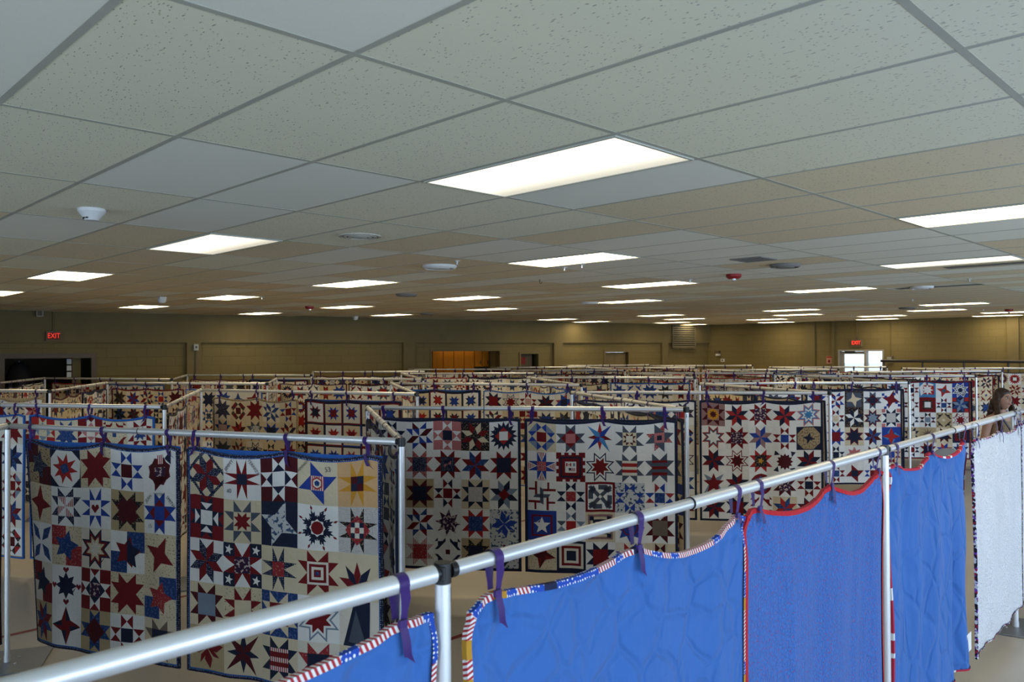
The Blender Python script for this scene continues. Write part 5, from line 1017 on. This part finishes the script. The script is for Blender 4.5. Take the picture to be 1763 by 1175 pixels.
a_, z_ = wr.hit(1237, 607); r = empty('wall_lamp', Vector(wr.pt(a_, 0, z_ - 0.1))); kid(wr, r, 'body', a_ - 0.08, a_ + 0.08, z_ - 0.05, z_ + 0.06, 0.002, 0.12, M_frame); kid(wr, r, 'head', a_ - 0.03, a_ + 0.1, z_ - 0.12, z_ - 0.05, 0.03, 0.14, M_white); tag(r, 'small emergency lamp box on the far wall beside the louvre', 'lamp')
a_, z_ = wr.hit(1245, 620.5); r = empty('thermostat', Vector(wr.pt(a_, 0, z_ - 0.1))); kid(wr, r, 'body', a_ - 0.07, a_ + 0.07, z_ - 0.06, z_ + 0.05, 0.002, 0.05, M_white); kid(wr, r, 'dial', a_ - 0.03, a_ + 0.03, z_ - 0.03, z_ + 0.02, 0.05, 0.06, M_beige); tag(r, 'pale wall box under the small emergency lamp', 'thermostat')
a_, z_ = wr.hit(1533, 619); r = empty('wall_bell', Vector(wr.pt(a_, 0, z_ - 0.1))); kid(wr, r, 'body', a_ - 0.09, a_ + 0.09, z_ - 0.12, z_ + 0.1, 0.002, 0.07, M_lou); kid(wr, r, 'gong', a_ - 0.06, a_ + 0.06, z_ - 0.05, z_ + 0.07, 0.07, 0.1, M_dframe); kid(wr, r, 'conduit', a_ - 0.015, a_ + 0.015, z_ + 0.1, ZC - 0.02, 0.002, 0.025, M_beige); tag(r, 'grey bell box with conduit right of the glazed door', 'bell')

# ------------------------------------------------------------------ ceiling fittings
M_red = noise_mat('alarm_red', (0.30, 0.012, 0.015), scale=5, rough=0.35); M_vent = noise_mat('grey_vent', (0.22, 0.21, 0.19), scale=5)
def fitting(name, x, y, cat, label, build, z=ZC):
    p = at(x, y, z); r = empty(name, (p.x, p.y, ZC + 0.003), ANG); build(r); return tag(r, label, cat)
def smoke(r):
    MB().lathe([(0.075, 0), (0.075, -0.018), (0.068, -0.026), (0.04, -0.062), (0.036, -0.068), (0.0, -0.068)], 24).build('body', M_white, r, smooth=True)
    for a in (-1.9, -1.4, -0.9, -2.4): MB().box((-0.008, -0.047, -0.060), (0.008, -0.043, -0.050)).build('vent_slot', M_slot, r, rz=a + PI / 2)
def strobe(r):
    MB().lathe([(0.085, 0), (0.085, -0.03), (0.06, -0.052), (0.0, -0.052)], 20).build('body', M_red, r, smooth=True); MB().lathe([(0.028, -0.05), (0.028, -0.07), (0.015, -0.082), (0.0, -0.082)], 14).build('strobe_lens', M_bolt, r, smooth=True)
def diffuser(R, dark):
    def f(r):
        MB().lathe([(R, 0), (R, -0.012), (R * 0.93, -0.03), (R * 0.86, -0.034), (R * 0.84, -0.022)], 32).build('rim', M_white if not dark else M_vent, r, smooth=True)
        MB().lathe([(R * 0.82, -0.012), (R * 0.8, -0.02)], 28).build('throat', M_slot, r); MB().lathe([(R * 0.62, -0.022), (R * 0.55, -0.036), (0.0, -0.036)], 28).build('cone', M_white if not dark else M_vent, r, smooth=True)
    return f
def flatring(r):
    for k, R in enumerate((0.155, 0.12, 0.085)): MB().lathe([(R, 0), (R, -0.008 - 0.003 * k), (R - 0.018, -0.010 - 0.003 * k), (R - 0.02, -0.002)], 28).build('ring', noise_mat('cream_grille', (0.52, 0.50, 0.42), scale=4), r, smooth=True)
    MB().lathe([(0.05, 0), (0.05, -0.016), (0.0, -0.018)], 20).build('hub', noise_mat('cream_grille', (0.52, 0.50, 0.42)), r, smooth=True)
def sqvent(r):
    for a, b_ in (((-0.16, -0.16), (0.16, -0.13)), ((-0.16, 0.13), (0.16, 0.16)), ((-0.16, -0.13), (-0.13, 0.13)), ((0.13, -0.13), (0.16, 0.13))): MB().box((*a, -0.008), (*b_, 0)).build('frame', M_vent, r)
    for k in range(7): MB().box((-0.13, -0.12 + 0.036 * k, -0.007), (0.13, -0.10 + 0.036 * k, 0)).build('slat', M_vent, r)
def sprinkler(r):
    MB().lathe([(0.03, 0), (0.028, -0.005), (0.0, -0.005)], 14).build('escutcheon', M_white, r); MB().tube((0, 0, -0.004), (0, 0, -0.035), 0.008, 8).build('body', M_bolt, r); MB().lathe([(0.02, -0.036), (0.018, -0.039), (0.0, -0.039)], 12).build('deflector', M_bolt, r)
def camdome(r):
    MB().box((-0.05, -0.05, -0.03), (0.05, 0.05, 0)).build('mount', M_white, r); MB().lathe([(0.06, -0.03), (0.062, -0.06), (0.045, -0.09), (0.0, -0.10)], 18).build('dome', M_white, r, smooth=True)
def hook(r):
    mb = MB(); pts_ = [(0.018 * math.cos(a), 0, -0.03 + 0.018 * math.sin(a)) for a in [math.radians(180 + 22.5 * k) for k in range(9)]]; pts_ = [(-0.018, 0, 0)] + pts_
    for a, b_ in zip(pts_, pts_[1:]): mb.tube(a, b_, 0.003, 6)
    mb.build('wire', M_slot, r); MB().box((-0.024, -0.006, -0.004), (-0.012, 0.006, 0)).build('clip', M_slot, r)
fitting('smoke_detector', 158, 361, 'smoke detector', 'white cone shaped smoke detector on the ceiling at left', smoke)
fitting('ceiling_speaker', 620, 407, 'speaker', 'flat cream round grille in the ceiling left of centre', flatring)
fitting('air_diffuser', 757, 458, 'vent', 'white round air diffuser with dark throat near the centre', diffuser(0.17, False))
fitting('alarm_strobe', 1263, 473, 'alarm', 'red alarm strobe on the ceiling right of centre', strobe)
fitting('alarm_strobe', 533, 528, 'alarm', 'small red alarm strobe far back left of centre', strobe)
fitting('alarm_strobe', 1737, 533, 'alarm', 'small red alarm strobe far back at the right edge', strobe)
fitting('air_diffuser', 1352, 456, 'vent', 'dark round ceiling vent right of the red strobe', diffuser(0.15, True))
fitting('square_vent', 1297, 447, 'vent', 'grey square ceiling grille above the dark round vent', sqvent)
fitting('air_diffuser', 1587, 494, 'vent', 'white round air diffuser beside a dark ceiling gap', diffuser(0.15, False))
fitting('air_diffuser', 1015, 521, 'vent', 'small pale round diffuser far back near the centre', diffuser(0.17, False))
fitting('air_diffuser', 1562, 530, 'vent', 'small pale round diffuser far back at right', diffuser(0.17, True))
fitting('air_diffuser', 700, 507, 'vent', 'dull round vent in the ceiling behind the centre light', diffuser(0.16, True))
fitting('air_diffuser', 735, 540, 'vent', 'tiny dull vent close to the left wall beside a light', diffuser(0.16, True))
fitting('security_camera', 279, 512, 'camera', 'white dome camera on the ceiling near the left wall', camdome)
fitting('security_camera', 612, 545, 'camera', 'tiny dark camera on the ceiling close to the left wall', camdome)
fitting('ceiling_hook', 931, 482, 'hook', 'small black wire hook hanging from the ceiling', hook)
SPL = [(787, 450), (1002, 456), (972, 461), (1188, 482), (451, 512), (1669, 481), (1571, 516), (1693, 533), (1465, 543)]
for i, (x, y) in enumerate(sorted(SPL)): fitting('sprinkler_head', x, y, 'sprinkler', 'small sprinkler head in the ceiling, %s counting from the left' % ORD[i], sprinkler)['group'] = 'ceiling sprinklers'
# missing strips between tiles far right (dark gaps)
for (x0, x1, y) in ((1545, 1690, 497), (1700, 1763, 458)):
    p, q = at(x0, y, ZC), at(x1, y - 6, ZC); c = (p + q) / 2; o = MB().box((-0.55, -0.10, -0.0012), (0.55, 0.10, -0.0004)).build('dark_gap', M_vent, ceiling, loc=Vector((c.x, c.y, ZC - 0.0005)), rz=ANG)

# ------------------------------------------------------------------ long black rail far right, folding chair
br = empty('black_rail', (10.55, 22.9, 0)); dd = Vector((2.95, -3.2, 0))
MB().tube((0, 0, 1.74), (dd.x, dd.y, 1.74), 0.04, 12).build('top_rail', M_counter, br, smooth=True); MB().tube((0, 0, 1.1), (dd.x, dd.y, 1.1), 0.03, 12).build('lower_rail', M_counter, br, smooth=True)
for k in range(5): f = 0.02 + 0.24 * k; MB().tube((dd.x * f, dd.y * f, 0.0), (dd.x * f, dd.y * f, 1.70), 0.025, 10).build('leg', M_counter, br, smooth=True)
tag(br, 'long black rail standing behind the rows at far right', 'rail')
ch = empty('folding_chair', (5.45, 10.45, 0), math.radians(200)); M_ch = noise_mat('beige_grey_steel', (0.20, 0.18, 0.15), scale=5, rough=0.45); M_tube = noise_mat('chair_tube', (0.16, 0.15, 0.13), scale=5, rough=0.4, metal=0.4)
mb = MB(); vs = []; N = 10
for i in range(N + 1):
    a = -0.2 + 0.4 * i / N; z1 = 0.83 - 0.06 * (abs(a) / 0.2) ** 4; y = 0.20 + 0.02 * (1 - (a / 0.2) ** 2)
    vs += [(a, y, 0.60), (a, y + 0.02, z1), (a, y + 0.035, z1), (a, y + 0.015, 0.60)]
mb.add(vs, [(4 * i + q, 4 * i + (q + 1) % 4, 4 * i + 4 + (q + 1) % 4, 4 * i + 4 + q) for i in range(N) for q in range(4)] + [(0, 1, 2, 3), tuple(4 * N + q for q in (3, 2, 1, 0))]); mb.build('backrest', M_ch, ch)
MB().box((-0.2, -0.2, 0.43), (0.2, 0.19, 0.455)).build('seat', M_ch, ch, bevel=0.008)
for s_ in (-1, 1): MB().tube((0.21 * s_, -0.24, 0.0), (0.21 * s_, 0.23, 0.78), 0.0115, 8).build('leg', M_tube, ch); MB().tube((0.195 * s_, 0.26, 0.0), (0.195 * s_, -0.10, 0.44), 0.0115, 8).build('leg', M_tube, ch)
MB().tube((-0.21, -0.18, 0.1), (0.21, -0.18, 0.1), 0.009, 8).build('stretcher', M_tube, ch)
tag(ch, 'beige grey folding chair behind the front run near the second row of posts', 'chair')

# ------------------------------------------------------------------ the woman in the aisle
def skin_mesh(name, verts, edges, radii, root=0, sub=2):
    me = bpy.data.meshes.new(name); me.from_pydata(verts, edges, []); o = link(bpy.data.objects.new(name, me))
    md = o.modifiers.new('s', 'SKIN'); md.use_smooth_shade = True; md.use_x_symmetry = False
    for i, r in enumerate(radii): sv = me.skin_vertices[0].data[i]; sv.radius = r if isinstance(r, tuple) else (r, r); sv.use_root = (i == root)
    ss = o.modifiers.new('b', 'SUBSURF'); ss.levels = sub; ss.render_levels = sub
    bpy.context.view_layer.update(); out = bpy.data.meshes.new_from_object(o.evaluated_get(bpy.context.evaluated_depsgraph_get())); bpy.data.objects.remove(o); return out
def head_mesh():
    bm = bmesh.new(); bmesh.ops.create_icosphere(bm, subdivisions=5, radius=1.0)
    G = lambda x, z, cx_, cz_, sx, sz: math.exp(-((x - cx_) / sx) ** 2 - ((z - cz_) / sz) ** 2)
    for v in bm.verts:                                                   # faces -Y
        x, y, z = v.co; f = max(0, -y)
        w = 0.073 * (1 - 0.30 * max(0, -z) ** 1.6 * (0.4 + 0.6 * f)); X = x * w; Y = y * (0.092 if y > 0 else 0.086); Z = z * 0.112
        if f > 0.3:
            Y -= 0.020 * G(x, z, 0, -0.10, 0.13, 0.22) + 0.010 * G(x, z, 0, 0.12, 0.10, 0.18)      # nose
            Y += 0.008 * (G(x, z, 0.40, 0.12, 0.2, 0.12) + G(x, z, -0.40, 0.12, 0.2, 0.12))          # sockets
            Y -= 0.006 * G(x, z, 0, -0.42, 0.26, 0.06) + 0.006 * G(x, z, 0, -0.54, 0.22, 0.06)       # lips
            Y += 0.004 * G(x, z, 0, -0.48, 0.26, 0.03)
            Y -= 0.010 * G(x, z, 0, -0.82, 0.28, 0.16) + 0.004 * (G(x, z, 0.5, -0.12, 0.2, 0.2) + G(x, z, -0.5, -0.12, 0.2, 0.2))
        v.co = (X, Y, Z)
    for s_ in (-1, 1):                                                    # ears
        r = bmesh.ops.create_uvsphere(bm, u_segments=10, v_segments=8, radius=1.0)
        for v in r['verts']: v.co = (s_ * 0.074 + v.co.x * 0.010, 0.012 + v.co.y * 0.018, 0.0 + v.co.z * 0.030)
    me = bpy.data.meshes.new('head'); bm.to_mesh(me); bm.free(); return me
def remesh(name, meshes, size, parent, mat, smooth=True):
    bm = bmesh.new()
    for me, mx in meshes:
        t = me.copy(); t.transform(mx); bm.from_mesh(t); bpy.data.meshes.remove(t)
    me = bpy.data.meshes.new(name); bm.to_mesh(me); bm.free(); o = link(bpy.data.objects.new(name, me)); md = o.modifiers.new('r', 'REMESH'); md.mode = 'VOXEL'; md.voxel_size = size; md.use_smooth_shade = True
    sm = o.modifiers.new('m', 'SMOOTH'); sm.iterations = 3; sm.factor = 0.4
    bpy.context.view_layer.update(); out = bpy.data.meshes.new_from_object(o.evaluated_get(bpy.context.evaluated_depsgraph_get())); bpy.data.objects.remove(o)
    out.materials.clear(); out.materials.append(mat); return mesh_obj(name, out, parent)
def ellipsoid(c, r, rot=(0, 0, 0), seg=20):
    bm = bmesh.new(); bmesh.ops.create_uvsphere(bm, u_segments=seg, v_segments=seg, radius=1.0); me = bpy.data.meshes.new('e'); bm.to_mesh(me); bm.free()
    from mathutils import Euler
    me.transform(Matrix.Translation(c) @ Euler(rot).to_matrix().to_4x4() @ Matrix.Diagonal((*r, 1))); return me
def woman(loc, face):
    r = empty('person', loc, face)                                         # local: facing -Y
    M_skin = noise_mat('skin', (0.42, 0.235, 0.165), scale=12, rough=0.55, spec=0.35); I = Matrix.Identity(4)
    v, e, rad = [], [], []
    def add(p, rr, par=None):
        v.append(p); rad.append(rr)
        if par is not None: e.append((par, len(v) - 1))
        return len(v) - 1
    pel = add((0, 0, 0.90), (0.145, 0.105)); wa = add((0, -0.005, 1.05), (0.120, 0.088), pel); ch_ = add((0, 0.0, 1.20), (0.140, 0.100), wa); up = add((0, 0.012, 1.315), (0.115, 0.075), ch_); nk = add((0, 0.016, 1.385), 0.052, up); n2 = add((0, 0.004, 1.455), 0.047, nk); hd = add((0, -0.005, 1.50), 0.05, n2)
    for s_ in (-1, 1):
        h = add((0.085 * s_, 0, 0.84), 0.085, pel); k = add((0.095 * s_, -0.01, 0.47), 0.056, h); c = add((0.10 * s_, 0.02, 0.33), 0.052, k); an = add((0.10 * s_, 0.03, 0.08), 0.036, c); he = add((0.10 * s_, 0.0, 0.045), 0.034, an); add((0.11 * s_, -0.13, 0.03), (0.036, 0.024), he)
        sh = add((0.165 * s_, 0.015, 1.315), 0.056, up); el = add((0.215 * s_, 0.04, 1.05), 0.040, sh); fa = add((0.215 * s_, -0.01, 0.93), 0.036, el); wr_ = add((0.205 * s_, -0.07, 0.81), 0.025, fa); pa = add((0.20 * s_, -0.085, 0.755), (0.016, 0.034), wr_); kn_ = add((0.198 * s_, -0.095, 0.715), (0.014, 0.036), pa)
        for j, (dy, l) in enumerate(((-0.030, 0.068), (-0.011, 0.078), (0.009, 0.073), (0.027, 0.056))):
            f1 = add((0.196 * s_, -0.095 + dy, 0.69 - 0.004), 0.0088, kn_); f2 = add((0.192 * s_, -0.102 + dy, 0.69 - l * 0.5), 0.0082, f1); add((0.183 * s_, -0.104 + dy, 0.69 - l * 0.95), 0.007, f2)
        t1 = add((0.192 * s_, -0.125, 0.745), 0.0105, pa); t2 = add((0.186 * s_, -0.145, 0.715), 0.0095, t1); add((0.18 * s_, -0.150, 0.69), 0.008, t2)
    body = skin_mesh('body', v, e, rad)
    H = Matrix.Translation((0, -0.022, 1.535)) @ Matrix.Rotation(math.radians(-4), 4, 'X')
    remesh('body', [(body, I), (head_mesh(), H)], 0.006, r, M_skin)
    hp = lambda x, y, z: H @ Vector((x, y, z))
    M_eye = noise_mat('eye_white', (0.6, 0.57, 0.54), scale=5, rough=0.2); M_iris = noise_mat('iris_brown', (0.03, 0.018, 0.01), scale=5, rough=0.2); M_lip = noise_mat('lips', (0.36, 0.13, 0.11), scale=9, rough=0.45); M_hair = noise_mat('brown_hair', (0.050, 0.021, 0.010), (0.024, 0.010, 0.005), scale=30, rough=0.5, bump=0.8, bscale=60, stretch=(1, 1, 0.06))
    for s_ in (-1, 1):
        me = ellipsoid(hp(0.0285 * s_, -0.0735, 0.014), (0.0125, 0.009, 0.0065)); me.materials.append(M_eye); eo = mesh_obj('eye', me, r); me2 = ellipsoid(hp(0.0285 * s_ + 0.001, -0.0815, 0.014), (0.005, 0.0025, 0.0055), seg=12); me2.materials.append(M_iris); mesh_obj('iris', me2, eo)
        me = ellipsoid(hp(0.030 * s_, -0.083, 0.031), (0.018, 0.005, 0.0035), (0, 0.12 * s_, 0.28 * s_), 12); me.materials.append(M_hair); mesh_obj('eyebrow', me, r)
    me = ellipsoid(hp(0, -0.0925, -0.053), (0.021, 0.006, 0.0075), seg=16); me.materials.append(M_lip); mesh_obj('lips', me, r)
    # long hair: cap with centre parting, falling behind and over both shoulders
    hs = [(ellipsoid(hp(0, 0.020, 0.030), (0.086, 0.095, 0.102)), I), (ellipsoid(hp(0, 0.045, -0.03), (0.088, 0.075, 0.12)), I), (ellipsoid(hp(0, -0.020, 0.088), (0.062, 0.058, 0.028), (0.35, 0, 0)), I)]
    for s_ in (-1, 1):
        for k in range(9): f = k / 8; hs.append((ellipsoid((s_ * (0.076 + 0.026 * math.sin(f * 2.6)), -0.008 - 0.070 * f, 1.585 - 0.42 * f), (0.017 + 0.004 * f, 0.034 + 0.010 * math.sin(f * 3), 0.055)), I))
    for k in range(8): f = k / 7; hs.append((ellipsoid((0, 0.070 + 0.045 * math.sin(f * 2), 1.50 - 0.36 * f), (0.088 + 0.02 * math.sin(f * 2.5), 0.042, 0.06)), I))
    remesh('hair', hs, 0.007, r, M_hair)
    # tan sleeveless top and dark trousers, a little outside the body
    tv = [(0, 0, 0.86), (0, -0.005, 1.05), (0, -0.002, 1.20), (0, 0.012, 1.30), (-0.105, 0.014, 1.325), (0.105, 0.014, 1.325)]
    remesh('top', [(skin_mesh('top', tv, [(0, 1), (1, 2), (2, 3), (3, 4), (3, 5)], [(0.165, 0.125), (0.136, 0.105), (0.156, 0.118), (0.122, 0.086), (0.05, 0.062), (0.05, 0.062)]), I)], 0.008, r, noise_mat('tan_knit', (0.30, 0.20, 0.12), scale=40, bump=0.3))
    pv = [(0, 0, 0.90)] + [p for s_ in (-1, 1) for p in ((0.088 * s_, 0, 0.84), (0.095 * s_, -0.01, 0.47), (0.10 * s_, 0.025, 0.10))]
    remesh('trousers', [(skin_mesh('trousers', pv, [(0, 1), (1, 2), (2, 3), (0, 4), (4, 5), (5, 6)], [(0.156, 0.116), 0.096, 0.070, 0.062, 0.096, 0.070, 0.062]), I)], 0.009, r, noise_mat('dark_denim', (0.02, 0.028, 0.06), scale=30))
    for s_ in (-1, 1): mb = MB(); remesh('shoe', [(ellipsoid((0.105 * s_, -0.05, 0.04), (0.046, 0.125, 0.045)), I)], 0.008, r, M_counter)
    strap = MB(); prev = None
    for k in range(9):
        f = k / 8; p = Vector((-0.10 + 0.16 * f, -0.100 - 0.045 * math.sin(f * PI * 0.7), 1.34 - 0.30 * f))
        if prev is not None: strap.tube(prev, p, 0.011, 8)
        prev = p
    strap.build('bag_strap', M_counter, r, smooth=True)
    return tag(r, 'woman with long brown hair and tan top, facing right behind the white quilt', 'person')
woman((5.47, 8.95, 0.0), math.radians(14))
